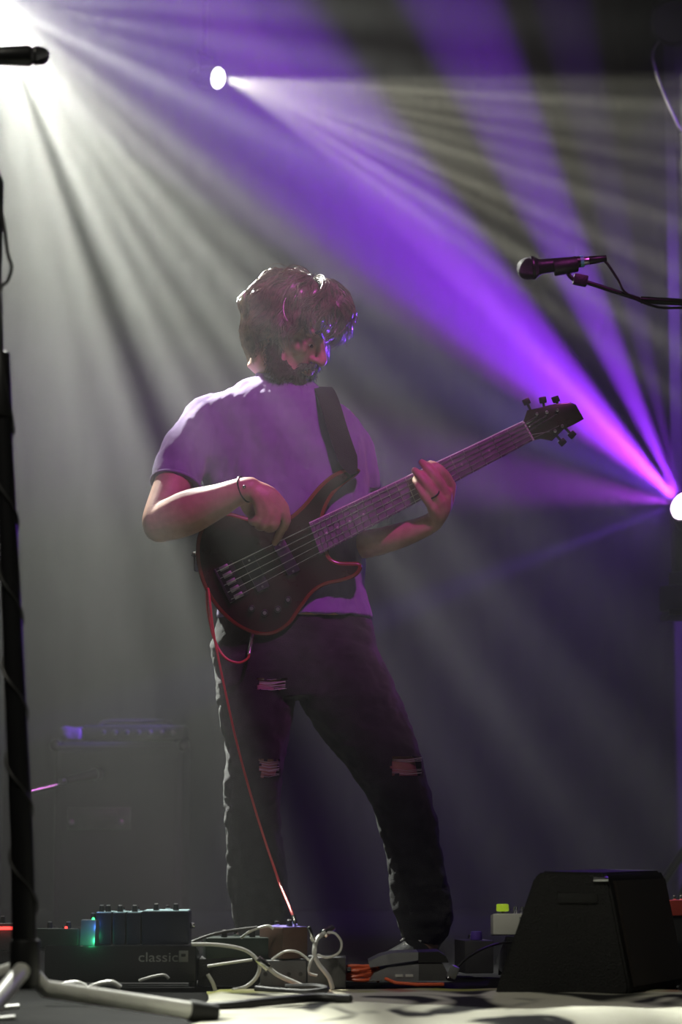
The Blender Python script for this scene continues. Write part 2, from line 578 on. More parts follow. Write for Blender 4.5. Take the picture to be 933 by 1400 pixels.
# ---- t-shirt
b = MB()
b.loft([section(*q) for q in TORSO])
SLV = [[(292, 585, .015, 44), (268, 604, -.015, 41), (250, 632, -.055, 37), (240, 666, -.088, 35)], [(452, 585, .03, 40), (474, 612, .045, 35), (484, 645, .052, 32), (486, 672, .055, 32)]]
for q in SLV:
    b.ell(M(*q[0][:3]), q[0][3] * MP, seg=24)
    b.tube(catmull([M(*p[:3]) for p in q], 5), [v.x for v in catmull([Vector((p[3] * MP, 0, 0)) for p in q], 5)], 28)
sh = remesh(b.build('t_shirt', 'shirt_cloth', man), .0055, 10)
displace(sh, .013, 6.0, 3.1, (1, 1, .6))
displace(sh, .005, 18.0, 9.1, (1.6, 1, .8))
# hems and collar
b = MB()
cc = [M(388, 517, .022) + Vector((math.cos(a) * .068, math.sin(a) * .064, .016 * math.sin(a) + .010 * math.cos(a) * -1)) for a in [2 * math.pi * k / 36 for k in range(37)]]
b.tube(cc, .0065, 8)
b.build('collar', 'shirt_cloth', sh)
for q in SLV:
    e, d_ = M(*q[-1][:3]), (M(*q[-1][:3]) - M(*q[-2][:3])).normalized()
    u_ = d_.orthogonal().normalized(); w_ = d_.cross(u_); r_ = q[-1][3] * MP * .985
    MB().tube([e - d_ * .006 + u_ * (math.cos(a) * r_) + w_ * (math.sin(a) * r_) for a in [2 * math.pi * k / 36 for k in range(37)]], .0045, 8).build('sleeve_hem', 'shirt_cloth', sh)

# ---- jeans
b = MB()
b.loft([section(401, 832, 100, .112, .02), section(402, 850, 106, .118, .02), section(402, 885, 114, .125, .015), section(404, 925, 112, .12, .01), section(408, 955, 88, .10, .01)])
chain(b, LEG_R, 28)
chain(b, LEG_L, 28)
jn = remesh(b.build('jeans', 'denim', man), .006, 6)
displace(jn, .008, 8.0, 1.7, (1, 1, .9))
displace(jn, .004, 22.0, 5.2, (.8, 1, 1.7))


def project(p):
    d = p - Vector((0, 0, CAM_H))
    z = d.y * math.cos(PITCH) + d.z * math.sin(PITCH)
    up = -d.y * math.sin(PITCH) + d.z * math.cos(PITCH)
    return 466.5 + F_PX * d.x / z, 700 - F_PX * up / z


# rips through the cloth at the knees and on the thigh
RIPS = [(556, 1047, 20, 13), (368, 1050, 13, 11), (372, 935, 19, 7)]
bm = bmesh.new(); bm.from_mesh(jn.data)
dead = []
for f in bm.faces:
    if f.normal.y > -.15:
        continue
    c = f.calc_center_median()
    x, y = project(c)
    for (rx, ry, rw, rh) in RIPS:
        wob = 3 * noise.noise(Vector((x * .15, y * .15, 0)))
        if abs(x - rx) < rw + wob and abs(y - ry) < rh + wob:
            dead.append(f); break
bmesh.ops.delete(bm, geom=dead, context='FACES')
bm.to_mesh(jn.data); bm.free()
rr = random.Random(4)
for (rx, ry, rw, rh) in RIPS:
    for k in range(14):
        yy = ry + rr.uniform(-rh, rh)
        a = M(rx - rw - 1, yy, -.088 if ry > 1000 else -.10)
        c = M(rx + rw + 1, yy + rr.uniform(-3, 3), -.086 if ry > 1000 else -.10)
        if rr.random() < .5:
            MB().tube([a, (a + c) / 2 + Vector((0, -.004, -.004)), c], .0006, 4).build('frayed_thread', 'thread_white', jn)
# ---- shoes
def shoe(ankle, toe, heel_back, s=1.0):
    """ankle, toe are ground points; built along their line"""
    a, t = Vector(ankle), Vector(toe)
    d = (t - a).normalized()
    side = Vector((-d.y, d.x, 0))
    L = (t - a).length
    root = []
    sole, up = MB(), MB()
    n = 26
    prof = []
    for k in range(n):
        th = 2 * math.pi * k / n
        x = math.cos(th); y = math.sin(th)
        w = .046 + .008 * x
        px = (L + heel_back) / 2 * x + (L - heel_back) / 2
        prof.append((px, y * w))
    rings = []
    for z, g in ((0.0, .96), (.006, 1.0), (.024, 1.0), (.028, .97)):
        rings.append([a + d * (px * g) + side * (py * g) + Vector((0, 0, z)) for px, py in prof])
    sole.loft(rings)
    rings = []
    for z, g, sh_, tw in ((.026, .97, 0, 1), (.05, .93, -.002, .97), (.07, .80, -.02, .9), (.085, .62, -.045, .82), (.105, .50, -.062, .8), (.14, .46, -.066, .82)):
        rings.append([a + d * (px * g + sh_) + side * (py * tw) + Vector((0, 0, z)) for px, py in prof])
    up.loft(rings)
    so = up.build('shoe', 'shoe_leather', man)
    sole.build('sole', 'shoe_sole', so)
    for k in range(4):
        la = MB()
        q = .30 + .13 * k
        c = a + d * (L * q) + Vector((0, 0, .105 - .028 * k * .85))
        la.tube([c - side * .03 - Vector((0, 0, .014)), c + Vector((0, 0, .004)), c + side * .03 - Vector((0, 0, .014))], .003, 6)
        la.build('lace', 'thread_white', so)
    return so


shoe((M(580, 1331).x, 6.28, 0), (M(520, 1331).x, 6.10, 0), .06)
shoe((M(362, 1331).x, 6.26, 0), (M(352, 1331).x, 6.06, 0), .06)

# ---- eyes, brows, moustache, beard, hair
for s in (-1, 1):
    b = MB(); hell(b, (.080, s * .030, -.004), (.0095, .011, .007)); e = b.build('eye', 'eye_white', man)
    b = MB(); hell(b, (.0885, s * .030, -.007), (.002, .007, .0048)); b.build('iris', 'eye_dark', e)
    b = MB()
    b.tube([H(.097, s * .013, .022), H(.096, s * .030, .031), H(.082, s * .050, .024)], [.004, .0065, .003], 8)
    b.build('eyebrow', 'beard_brown', man)
b = MB()
hell(b, (.062, 0, -.108), (.042, .046, .036))
hell(b, (.050, 0, -.122), (.036, .040, .030))
for s in (-1, 1):
    b.tube([H(.004, s * .072, -.012), H(.012, s * .070, -.045), H(.030, s * .062, -.080), H(.062, s * .036, -.105)], [.012, .017, .026, .032], 12)
    b.tube([H(.104, s * .003, -.049), H(.096, s * .024, -.056), H(.084, s * .036, -.075), H(.075, s * .034, -.095)], [.008, .009, .010, .014], 10)
bd = remesh(b.build('beard', 'beard_brown', man), .004, 3)
displace(bd, .006, 60, 2.0)
rr = random.Random(11)
b = MB()
vs = [v for v in bd.data.vertices]
for v in rr.sample(vs, min(1500, len(vs))):
    n_ = v.normal
    g = (n_ * .6 + hf * .1 - hu * .8).normalized()
    L = rr.uniform(.006, .016)
    p = v.co - n_ * .002
    b.tube([p, p + (n_ * .5 + g * .5) * L * .6, p + g * L + n_ * .002], [.0008, .0007, .0003], 3, caps=False)
b.build('beard_hair', 'beard_brown', bd, recalc=False)


def hair_pt(pol, az, off, lift=0.0):
    """point over the scalp: pol from the crown down, az 0 = face, positive = left"""
    cx, cz = -.006, .040
    rx, ry, rz = .101 + off, .080 + off, .094 + off
    if pol < math.pi / 2:
        return H(cx + rx * math.sin(pol) * math.cos(az), ry * math.sin(pol) * math.sin(az), cz + rz * math.cos(pol))
    k = pol - math.pi / 2
    sh_ = 1 - .22 * k * k
    return H(cx + rx * sh_ * math.cos(az), ry * sh_ * math.sin(az), cz - .098 * k)


def pol_end(az):
    a = abs(math.atan2(math.sin(az), math.cos(az)))
    if a < .5: e = 1.12 + .25 * a
    elif a < 1.15: e = 1.25 + (a - .5) * 1.55
    else: e = 2.25 + (a - 1.15) * .50
    return e


def hang(pol, az, off):
    """the hair's outer shape: fuller at the back, ends kicking out at the nape"""
    back = max(0.0, -math.cos(az))
    return off + .020 * back * math.exp(-((pol - 1.65) / .55) ** 2) - .014 * max(0, pol - 2.3) + min(1, pol) * (.006 * math.sin(4 * az + 7 * pol) + .005 * math.sin(9 * az - 6 * pol))


b = MB()
rings = []
N = 48
for i in range(15):
    t = i / 14
    rings.append([hair_pt(max(.02, t * (pol_end(2 * math.pi * k / N) - .14)), 2 * math.pi * k / N, hang(t * (pol_end(2 * math.pi * k / N) - .14), 2 * math.pi * k / N, .010 + .010 * math.sin(t * 3.0))) for k in range(N)])
for i in range(14, -1, -1):
    t = i / 14
    rings.append([hair_pt(max(.02, t * (pol_end(2 * math.pi * k / N) - .14)), 2 * math.pi * k / N, .001) for k in range(N)])
b.loft(rings, caps=False)
hair = b.build('hair', 'hair_brown', man)
rr = random.Random(21)
locks = MB()
CL = [(rr.uniform(-math.pi, math.pi), rr.uniform(.02, .75), rr.uniform(.08, .24), rr.uniform(0, 6.3), rr.uniform(.006, .028), rr.uniform(-.25, .25), rr.uniform(.88, 1.06)) for _ in range(150)]
CL += [(rr.uniform(-.2, 1.6), rr.uniform(.35, .9), rr.uniform(.06, .17), rr.uniform(0, 6.3), rr.uniform(.012, .028), rr.uniform(.0, .45), rr.uniform(1.0, 1.22)) for _ in range(34)]
for (caz, cp0, cw, cph, coff, cdrift, cl) in CL:                    # wavy clumps of strands
    ns = 20
    front = abs(caz) < .9
    for j in range(ns):
        az = caz + rr.gauss(0, .055)
        p0 = max(.02, cp0 + rr.uniform(-.15, .15))
        pe = pol_end(caz) * cl * rr.uniform(.93, 1.05)
        if pe - p0 < .5: p0 = max(.02, pe - .6)
        jit = rr.uniform(-.005, .005)
        tight = rr.uniform(.6, 1.0)
        curl = rr.uniform(-.010, .026)
        pts, rad = [], []
        n = 11
        for k in range(n):
            t = k / (n - 1)
            pol = max(.03, p0 + (pe - p0) * t)
            a2 = caz + (az - caz) * (1 - .55 * t * tight) + cdrift * t * t + cw * math.sin(t * 6.5 + cph) * t
            off = (coff + jit) * min(1, .35 + t * 3) + .009 * math.sin(t * 7.5 + cph * 1.7) * t + curl * max(0, t - .75) * 3
            if front: off += .020 * math.sin(t * 2.6)
            pts.append(hair_pt(pol, a2, hang(pol, a2, off)))
            rad.append(.0015 * (1 - .8 * t * t))
        locks.tube(pts, rad, 4, caps=False)
for i in range(150):
    az = rr.uniform(-math.pi, math.pi); p0 = rr.uniform(.1, 1.3)
    pts = []
    k1, k2 = rr.uniform(-.3, .3), rr.uniform(.004, .022)
    for k in range(7):
        t = k / 6
        pts.append(hair_pt(max(.03, p0 + .5 * t), az + k1 * t * t, hang(p0 + .5 * t, az, .020 + k2 * math.sin(t * 2.4))))
    locks.tube(pts, .0008, 3, caps=False)
locks.build('hair_lock', 'hair_brown', hair, recalc=False)['kind'] = 'stuff'

# ---- jewellery
b = MB()
c, d = M(334, 669, -.262), (M(342, 668, -.268) - M(300, 684, -.235)).normalized()
u = d.cross(Vector((0, 0, 1))).normalized(); w = d.cross(u)
R_ = 16.6 * MP + .002
ring = [c + u * (math.cos(a) * R_) + w * (math.sin(a) * R_) for a in [2 * math.pi * k / 32 for k in range(33)]]
b.tube(ring, .0022, 6)
br = b.build('bracelet', 'black_metal', man)
b = MB(); b.ell(M(335, 668, -.262) + Vector((.0, -R_ - .001, .0)), .005); b.build('bead', 'chrome', br)
b = MB()
c, d = M(594, 676, -.170), (M(586, 665, -.182) - M(602, 686, -.158)).normalized()
u = d.cross(Vector((0, 0, 1))).normalized(); w = d.cross(u)
b.tube([c + u * (math.cos(a) * .0145) + w * (math.sin(a) * .0145) for a in [2 * math.pi * k / 24 for k in range(25)]], .0022, 6)
b.build('finger_ring', 'black_metal', man)
# ------------------------------------------------------------------ the bass guitar
YB = Y0 - .125                      # front of the body
mat('bass_front', (.030, .014, .012), .18, noise_amt=.6, noise_scale=12, spec=.6)
mat('bass_edge', (.16, .022, .016), .22, noise_amt=.35, noise_scale=10, spec=.6)
mat('fret_wood', (.17, .11, .19), .32, noise_amt=.35, noise_scale=30, spec=.6)
mat('neck_wood', (.30, .17, .09), .35, noise_amt=.3, noise_scale=25)
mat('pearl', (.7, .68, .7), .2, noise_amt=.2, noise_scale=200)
mat('pickup_black', (.03, .025, .04), .3, bump=.03)


def B(px, py, w=0.0):
    return P(px, py, YB - w)


bass = thing('bass_guitar', 'dark five-string bass guitar with red-brown edges held by the man', 'bass guitar', B(350, 868))


def closed(pts, per=6):
    q = [Vector((x, y, 0)) for x, y in pts]
    n = len(q); out = []
    for i in range(n):
        p0, p1, p2, p3 = q[i - 1], q[i], q[(i + 1) % n], q[(i + 2) % n]
        for k in range(per):
            t = k / per
            v = .5 * ((2 * p1) + (p2 - p0) * t + (2 * p0 - 5 * p1 + 4 * p2 - p3) * t * t + (3 * p1 - p0 - 3 * p2 + p3) * t ** 3)
            out.append((v.x, v.y))
    return out


def slab(name, outline, w0, w1, bevel, mats, parent, segs=3, inset=0.0):
    """outline in pixels on the guitar's plane, extruded from w0 (front) to w1 (back)"""
    bm = bmesh.new()
    fv = [bm.verts.new(B(x, y, w0)) for x, y in outline]
    bv = [bm.verts.new(B(x, y, w1)) for x, y in outline]
    n = len(outline)
    top = bm.faces.new(fv)
    bot = bm.faces.new(bv[::-1])
    for i in range(n):
        bm.faces.new((fv[i], bv[i], bv[(i + 1) % n], fv[(i + 1) % n]))
    bmesh.ops.recalc_face_normals(bm, faces=bm.faces)
    for f in bm.faces: f.material_index = 1 if len(mats) > 1 else 0
    top.material_index = 0
    rim = [e for e in bm.edges if (top in e.link_faces or bot in e.link_faces)]
    if bevel:
        bmesh.ops.bevel(bm, geom=rim, offset=bevel, segments=segs, affect='EDGES', profile=.5, material=1 if len(mats) > 1 else 0)
    if inset:
        big = max((f for f in bm.faces if f.normal.y < -.9), key=lambda f: f.calc_area())
        r = bmesh.ops.inset_region(bm, faces=[big], thickness=inset)
        for f in r['faces']: f.material_index = 1
        big.material_index = 0
    me = bpy.data.meshes.new(name)
    bm.to_mesh(me); bm.free()
    for m in mats: me.materials.append(MATS[m])
    me.polygons.foreach_set('use_smooth', [True] * len(me.polygons))
    me.set_sharp_from_angle(angle=math.radians(35))
    o = bpy.data.objects.new(name, me)
    COL.objects.link(o)
    o.parent = parent; o.matrix_parent_inverse = parent.matrix_world.inverted()
    return o


OUT = [(493, 643), (484, 640), (470, 641), (452, 650), (434, 666), (414, 690), (392, 708), (365, 714), (335, 706), (308, 700), (287, 707), (273, 725), (268, 750),
       (271, 780), (282, 810), (300, 836), (324, 857), (350, 868), (374, 868), (396, 855), (412, 833), (428, 812), (445, 801), (467, 796), (486, 789), (495, 778),
       (492, 769), (478, 768), (463, 767), (452, 761), (449, 750), (451, 738), (448, 726), (442, 714), (447, 694), (458, 675), (474, 660), (487, 651)]
slab('guitar_body', closed(OUT, 4), 0.0, -.042, .006, ['bass_front', 'bass_edge'], bass, 3, .004)

# neck, fretboard
NT, NB = Vector((716, 577)), Vector((730, 602))
ET, EB = Vector((423, 716)), Vector((438, 758))


def edge(t):
    return NT.lerp(ET, t), NB.lerp(EB, t)


b = MB()
rings = []
for i in range(13):
    a, c = edge(i / 12)
    m = (a + c) / 2; h = (c - a) / 2
    rg = []
    for k in range(13):
        th = math.pi * k / 12
        q = m + h * math.cos(th)
        rg.append(B(q.x, q.y, .006 - .024 * math.sin(th) ** .8))
    rings.append(rg)
b.loft(rings)
b.build('neck', 'neck_wood', bass)
b = MB()
rings = []
for i in (0, 1):
    a, c = edge(i)
    rings.append([B(a.x, a.y, .006), B(a.x, a.y, .0115), *[B(*(a.lerp(c, s)), .0115 + .0012 * math.sin(math.pi * s)) for s in (.2, .4, .6, .8)], B(c.x, c.y, .0115), B(c.x, c.y, .006)])
b.loft(rings)
fb = b.build('fretboard', 'fret_wood', bass)
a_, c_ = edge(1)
MB().tube([B(NT.x, NT.y - .8, .0085), B(a_.x, a_.y - .8, .0085)], .0019, 8).build('neck_edge_glint', 'pearl', fb)  # pale strip added as the lamp's white highlight along the neck
SCALE_END = 1 - 2 ** (-23.0 / 12)
for n in range(1, 23):
    t = (1 - 2 ** (-n / 12)) / SCALE_END
    if t > 1: break
    a, c = edge(t)
    MB().tube([B(a.x, a.y, .0118)] + [B(*(a.lerp(c, s)), .0125 + .0012 * math.sin(math.pi * s)) for s in (.25, .5, .75)] + [B(c.x, c.y, .0118)], .0010, 6).build('fret', 'steel', fb)
for n in (3, 5, 7, 9, 12, 12, 15, 17, 19, 21):
    t = ((1 - 2 ** (-n / 12)) + (1 - 2 ** (-(n - 1) / 12))) / 2 / SCALE_END
    a, c = edge(t)
    q = a.lerp(c, .5 if n != 12 else .5)
    MB().cyl(B(q.x, q.y, .0120), B(q.x, q.y, .0131), .0032, 12).build('inlay_dot', 'pearl', fb)
MB().tube([B(*NT, .013), B(*NB, .013)], .0025, 8).build('nut', 'pearl', bass)

# headstock with tuners
hs = [(716, 576), (721, 561), (740, 557), (758, 552), (781, 550), (788, 553), (792, 561), (799, 573), (784, 581), (771, 587), (755, 603), (740, 600), (729, 602)]
ho = slab('headstock', hs, .004, -.012, .002, ['bass_front'], bass, 2)
TUN = [((727, 563), (721, 551)), ((745, 560), (743, 549)), ((764, 556), (761, 548)), ((760, 594), (768, 603)), ((773, 585), (781, 593))]
for (p, q) in TUN:
    b = MB()
    b.cyl(B(*p, -.004), B(*q, -.008), .0035, 8)
    t = b.build('tuner', 'black_metal', ho)
    d = (B(*q) - B(*p)).normalized()
    cpt = B(*q, -.008) + d * .004
    R_ = Matrix((d, Vector((0, 1, 0)), d.cross(Vector((0, 1, 0))))).transposed()
    MB().box(cpt, (.017, .007, .020), R_, .003).build('tuner_button', 'black_metal', t)
    pm = Vector(p).lerp(Vector((758, 575)), .25)
    MB().cyl(B(*pm, .004), B(*pm, .014), .0045, 10, bevel=.001).build('tuning_post', 'steel', t)

# bridge, saddles, strings
BT, BB = Vector((301, 779)), Vector((321, 817))
ux = (NT + NB) / 2 - (BT + BB) / 2; ux.normalize()
uy = Vector((-ux.y, ux.x))


def on(c, du, dv, w): return B(c.x + ux.x * du + uy.x * dv, c.y + ux.y * du + uy.y * dv, w)


bx = (B(100 + ux.x * 10, 700 + ux.y * 10) - B(100, 700)).normalized()
bz = Vector((0, -1, 0)); by = bz.cross(bx)
BR = Matrix((bx, by, bz)).transposed()
bc = (BT + BB) / 2
BMP = mpp(YB)
br = MB().box(on(bc, 6, 0, .003), (.052, .095, .006), BR, .0015).build('bridge', 'black_metal', bass)
MB().box(on(bc, -7, 0, .008), (.006, .095, .012), BR, .001).build('bridge_lip', 'black_metal', br)
for k in range(5):
    q = BT.lerp(BB, k / 4)
    MB().box(on(q, 6, 0, .010), (.024, .012, .009), BR, .0015).build('saddle', 'steel', br)
    n_ = NT.lerp(NB, .10 + .2 * k)
    posts = [(735, 569), (748, 568), (762, 566), (752, 590), (765, 582)]
    MB().tube([on(q, -5, 0, .012), on(q, 4, 0, .0175), B(n_.x, n_.y, .0165), B(posts[k][0], posts[k][1], .010)], .0013 - .0001 * k, 6).build('string', 'steel', bass)
for (x, y, l) in ((392, 763, .088), (350, 784, .092)):
    pk = MB().box(B(x, y, .005), (.034, l, .012), BR, .004).build('pickup', 'pickup_black', bass)
    for s in (-1, 1):
        MB().cyl(on(Vector((x, y)), 0, s * 20, .011), on(Vector((x, y)), 0, s * 20, .0125), .003, 10).build('pickup_screw', 'steel', pk)
for (x, y) in ((344, 832), (362, 838), (380, 833), (394, 820)):
    kn = MB().cyl(B(x, y, 0), B(x, y, .016), .009, 18, .0085, .002).build('control_knob', 'black_metal', bass)
    MB().cyl(B(x, y, .016), B(x, y, .0172), .005, 12).build('knob_cap', 'steel', kn)
for (x, y) in ((488, 645), (268, 760)):
    MB().cyl(B(x, y, -.015), B(x - 5 if x < 300 else x + 3, y - 3, -.015), .006, 10).build('strap_button', 'chrome', bass)

# strap: over his left shoulder and round the back to the tail of the body
b = MB()
sp = [((484, 648), -.130, (0, -1, 0)), ((474, 622), -.131, (0, -1, .1)), ((463, 590), -.124, (0, -1, .1)), ((454, 560), -.114, (0, -1, .3)), ((447, 540), -.080, (0, -.7, .8)),
      ((442, 531), -.02, (0, -.2, 1)), ((439, 531), .05, (0, .2, 1)), ((432, 545), .118, (0, 1, .6)), ((415, 590), .150, (0, 1, .1)), ((370, 670), .155, (0, 1, 0)), ((315, 735), .12, (-.4, 1, 0)),
      ((283, 765), .06, (-1, .8, 0)), ((268, 768), -.05, (-1, .2, 0)), ((266, 762), -.135, (-1, -.2, 0))]
c = catmull([P(x, y, Y0 + dy) for (x, y), dy, n in sp], 5)
nn = catmull([Vector(n) for _, _, n in sp], 5)
rings = []
for i, p in enumerate(c):
    t = (c[min(i + 1, len(c) - 1)] - c[max(i - 1, 0)]).normalized()
    n_ = (nn[i] - t * nn[i].dot(t)).normalized()
    s_ = t.cross(n_)
    w_ = .025 * min(1, .35 + min(i, len(c) - 1 - i) / 6)
    rings.append([p + s_ * w_ + n_ * .0018, p - s_ * w_ + n_ * .0018, p - s_ * w_ - n_ * .0018, p + s_ * w_ - n_ * .0018])
b.loft(rings)
b.build('strap', 'strap_black', bass)

# red instrument cable
cb = thing('instrument_cable', 'red instrument cable hanging from the bass down to the pedals', 'cable', B(400, 1255))
path = [B(341, 895, .03), B(338, 901, .03), B(326, 906, .03), B(308, 899, .03), B(294, 876, .02), B(285, 840, .01), B(283, 812, -.0), B(285, 806, .010), B(288, 830, .03), B(293, 870, .04), B(306, 935, .06), B(325, 1020, .09), B(350, 1110, .14), B(378, 1195, .22), P(396, 1240, 5.75), P(402, 1256, 5.72)]
MB().tube(catmull(path, 8), .0032, 8).build('cord', 'cable_red', cb)
b = MB(); b.cyl(B(346, 866, -.01), B(341, 895, .03), .0062, 12, .005, .001)
b.build('jack_plug', 'chrome', cb)
b = MB(); b.cyl(P(401, 1252, 5.725), P(404, 1264, 5.715), .006, 12, bevel=.001); b.build('jack_plug', 'chrome', cb)
# ------------------------------------------------------------------ lamps in view
mat('lens_white', (.9, .9, .85), .2, emit=((1, 1, .93), 5), noise_amt=.02)
mat('lens_violet', (.9, .8, .95), .2, emit=((1.0, .78, 1.0), 5), noise_amt=.02)
mat('lamp_shell', (.014, .014, .016), .5, bump=.1)


def frame_to(d):
    d = Vector(d).normalized()
    x = Vector((0, 0, 1)).cross(d).normalized()
    return Matrix((x, d.cross(x), d)).transposed()


def par_can(name, label, lens_at, d, r, lens_mat, hang_z):
    d = Vector(d).normalized()
    t = thing(name, label, 'lamp', lens_at)
    q = Vector(lens_at) - d * .012
    b = MB()
    b.tube([q - d * (r * 3.2), q - d * (r * 3.0), q - d * (r * 1.8), q - d * .004, q], [r * .45, r * .6, r * 1.02, r * 1.08, r * 1.08], 24)
    b.build('can', 'lamp_shell', t)
    MB().cyl(q, q + d * .008, r, 28, r * .9).build('lens', lens_mat, t)
    R_ = frame_to(d)
    for s in (-1, 1):
        e = q - d * r * 1.6 + R_ @ Vector((s * r * 1.15, 0, 0))
        e2 = Vector((e.x, e.y, e.z + r * 2.2))
        MB().tube([e, e2], [(.004, .012)] * 2, 6, up=(1, 0, 0)).build('yoke_arm', 'lamp_shell', t)
    c = q - d * r * 1.6
    MB().tube([c + R_ @ Vector((-r * 1.2, 0, 0)) + Vector((0, 0, r * 2.2)), c + R_ @ Vector((r * 1.2, 0, 0)) + Vector((0, 0, r * 2.2))], .008, 8).build('yoke_bridge', 'lamp_shell', t)
    MB().cyl(c + Vector((0, 0, r * 2.2)), (c.x, c.y, hang_z), .012, 10).build('hook_clamp', 'lamp_shell', t)
    return c


TR_Z = 4.15
cA = par_can('stage_lamp', 'glaring white beam lamp hanging over the microphone', LAMP_A, AIM_A - LAMP_A, .06, 'lens_white', TR_Z)
cB = par_can('stage_lamp', 'small round white lamp hanging above and behind the man', LAMP_B, AIM_B - LAMP_B, .043, 'lens_white', TR_Z)
dk = P(921, 30, 8.8)
cD = par_can('stage_lamp', 'unlit dark lamp with a trailing cable beside the wing curtain', dk, (-.3, -.9, -.35), .085, 'black_metal', TR_Z)
for nm, c in (('over the white beam lamp', cA), ('over the small round lamp', cB), ('beside the wing curtain', cD)):
    t = thing('truss_pipe', 'black steel lighting pipe ' + nm, 'pipe', (c.x, c.y, TR_Z), )
    MB().cyl((-3.2, c.y, TR_Z + .02), (3.2, c.y, TR_Z + .02), .025, 14).build('pipe', 'black_metal', t)
    for x in (-3.0, 3.0):
        MB().cyl((x, c.y, TR_Z + .04), (x, c.y, 6.4), .008, 8).build('hanger', 'black_metal', t)
tag(MB().tube(catmull([dk + Vector((.03, .18, .02)), P(906, 52, 8.9), P(893, 72, 8.82), P(898, 100, 8.8), P(908, 128, 8.8), P(919, 153, 8.8), P(934, 180, 8.8), P(952, 176, 8.85), P(956, 100, 8.95), cD + Vector((.14, 0, .05)), Vector((cD.x + .15, cD.y - .025, TR_Z + .02))], 6), .005, 6).build('lamp_cable', 'cable_grey'),
    'thin cable drooping from the unlit dark lamp', 'cable')

# moving head on its stand
mh = thing('moving_head_lamp', 'violet moving-head lamp glowing on top of a stand', 'lamp', LAMP_C)
dC = Vector((-.62, -.62, .34)).normalized()
q = LAMP_C - dC * .02
MB().tube([q - dC * .19, q - dC * .17, q - dC * .06, q - dC * .004, q], [.05, .075, .075, .058, .058], 28).build('head_shell', 'lamp_shell', mh)
MB().cyl(q, q + dC * .010, .050, 32, .046).build('lens', 'lens_violet', mh)
hx = q - dC * .10
for s in (-1, 1):
    side = Vector((.72, -.69, 0)) * s
    a = hx + side * .092
    MB().box(a + Vector((0, 0, -.075)), (.022, .07, .22), rotz(math.atan2(-.69, .72)), .006).build('yoke_arm', 'lamp_shell', mh)
MB().box(hx + Vector((0, 0, -.20)), (.21, .10, .05), rotz(math.atan2(-.69, .72)), .01).build('yoke_base', 'lamp_shell', mh)
MB().box(hx + Vector((0, 0, -.27)), (.22, .20, .09), rotz(math.atan2(-.69, .72)), .012).build('base', 'lamp_shell', mh)
st = thing('lighting_stand', 'black lighting stand carrying the violet moving-head lamp', 'stand', (hx.x, hx.y, 0))
MB().box(hx + Vector((0, 0, -.325)), (.26, .24, .02), None, .004).build('top_plate', 'black_metal', st)
MB().cyl((hx.x, hx.y, .12), (hx.x, hx.y, hx.z - .33), .022, 16).build('pole', 'black_metal', st)
MB().cyl((hx.x, hx.y, .70), (hx.x, hx.y, .78), .030, 16, bevel=.004).build('collar', 'black_plastic', st)
for k in range(3):
    a = math.radians(100 + 120 * k)
    e = Vector((hx.x + .42 * math.cos(a), hx.y + .42 * math.sin(a), .018))
    MB().tube([(hx.x, hx.y, .42), e], .014, 10).build('leg', 'black_metal', st)
for s in (-.07, .05):
    MB().cyl((hx.x + s, hx.y - .09, hx.z - .335), (hx.x + s, hx.y - .09, hx.z - .43), .011, 10).build('clamp_bolt', 'steel', st)

# wing curtains
rc = drape('wing_curtain', P(919, 700, 9.8).x, 9.8, P(1120, 700, 9.8).x, 9.6, 0, 6.0, .035, .19, 'drape_grey', 5)
tag(rc, 'dark pleated wing curtain catching violet light behind the moving-head lamp', 'curtain')
lc = drape('wing_curtain', P(-260, 700, 10.2).x, 10.0, P(12, 700, 10.2).x, 10.2, 0, 1.62, .03, .17, 'drape_grey', 8)
tag(lc, 'low dark masking curtain behind the tall microphone stand', 'curtain')

# ------------------------------------------------------------------ microphones
mat('mic_grille', (.10, .10, .11), .4, .8, bump=1.0, bump_scale=900)


def microphone(name, label, a, d, L, head_r, body_r):
    """vocal microphone: a = front tip, d = direction from tip to tail"""
    a, d = Vector(a), Vector(d).normalized()
    t = thing(name, label, 'microphone', a)
    g = a
    pts, rad = [], []
    for k in range(9):
        th = math.pi / 2 * k / 8
        pts.append(g + d * (head_r * (1 - math.cos(th)))); rad.append(max(.001, head_r * math.sin(th)))
    pts += [g + d * head_r * 1.5, g + d * head_r * 1.9]; rad += [head_r, head_r * .86]
    MB().tube(pts, rad, 24).build('grille', 'mic_grille', t)
    MB().cyl(g + d * head_r * 1.3, g + d * head_r * 1.62, head_r * 1.06, 24, bevel=.002).build('grille_band', 'black_metal', t)
    MB().tube([g + d * head_r * 1.8, g + d * head_r * 2.2, g + d * (L * .95), g + d * L], [head_r * .84, body_r * 1.1, body_r * .82, body_r * .8], 20).build('handle', 'black_metal', t)
    MB().cyl(g + d * L, g + d * (L + .022), body_r * .62, 14, bevel=.001).build('connector', 'steel', t)
    return t, d


YM = 5.6
m0 = P(707, 369, YM)
t, d = microphone('microphone', 'black vocal microphone on a boom arm above the bass headstock', m0, P(800, 357, YM) - m0, .156, .0265, .0165)
mat('tape_cyan', (.15, .6, .55), .4, noise_amt=.1)
MB().cyl(m0 + d * .152, m0 + d * .160, .0140, 16).build('colour_ring', 'tape_cyan', t)
bs = thing('boom_stand', 'black boom stand holding the vocal microphone above the bass headstock', 'microphone stand', (P(1010, 1300, YM).x, YM, 0))
sx = P(1010, 1300, YM).x
MB().tube(catmull([P(775, 371, YM), P(780, 378, YM), P(786, 383, YM)], 4), .005, 8).build('clip_stem', 'black_plastic', bs)
MB().cyl(P(757, 366, YM), P(790, 361, YM), .0205, 20, .019, .002).build('microphone_clip', 'black_plastic', bs)
MB().box(P(794, 383, YM), (.034, .022, .026), roty(math.radians(12)), .004).build('swivel', 'black_plastic', bs)
arm_end = P(1035, 435, YM)
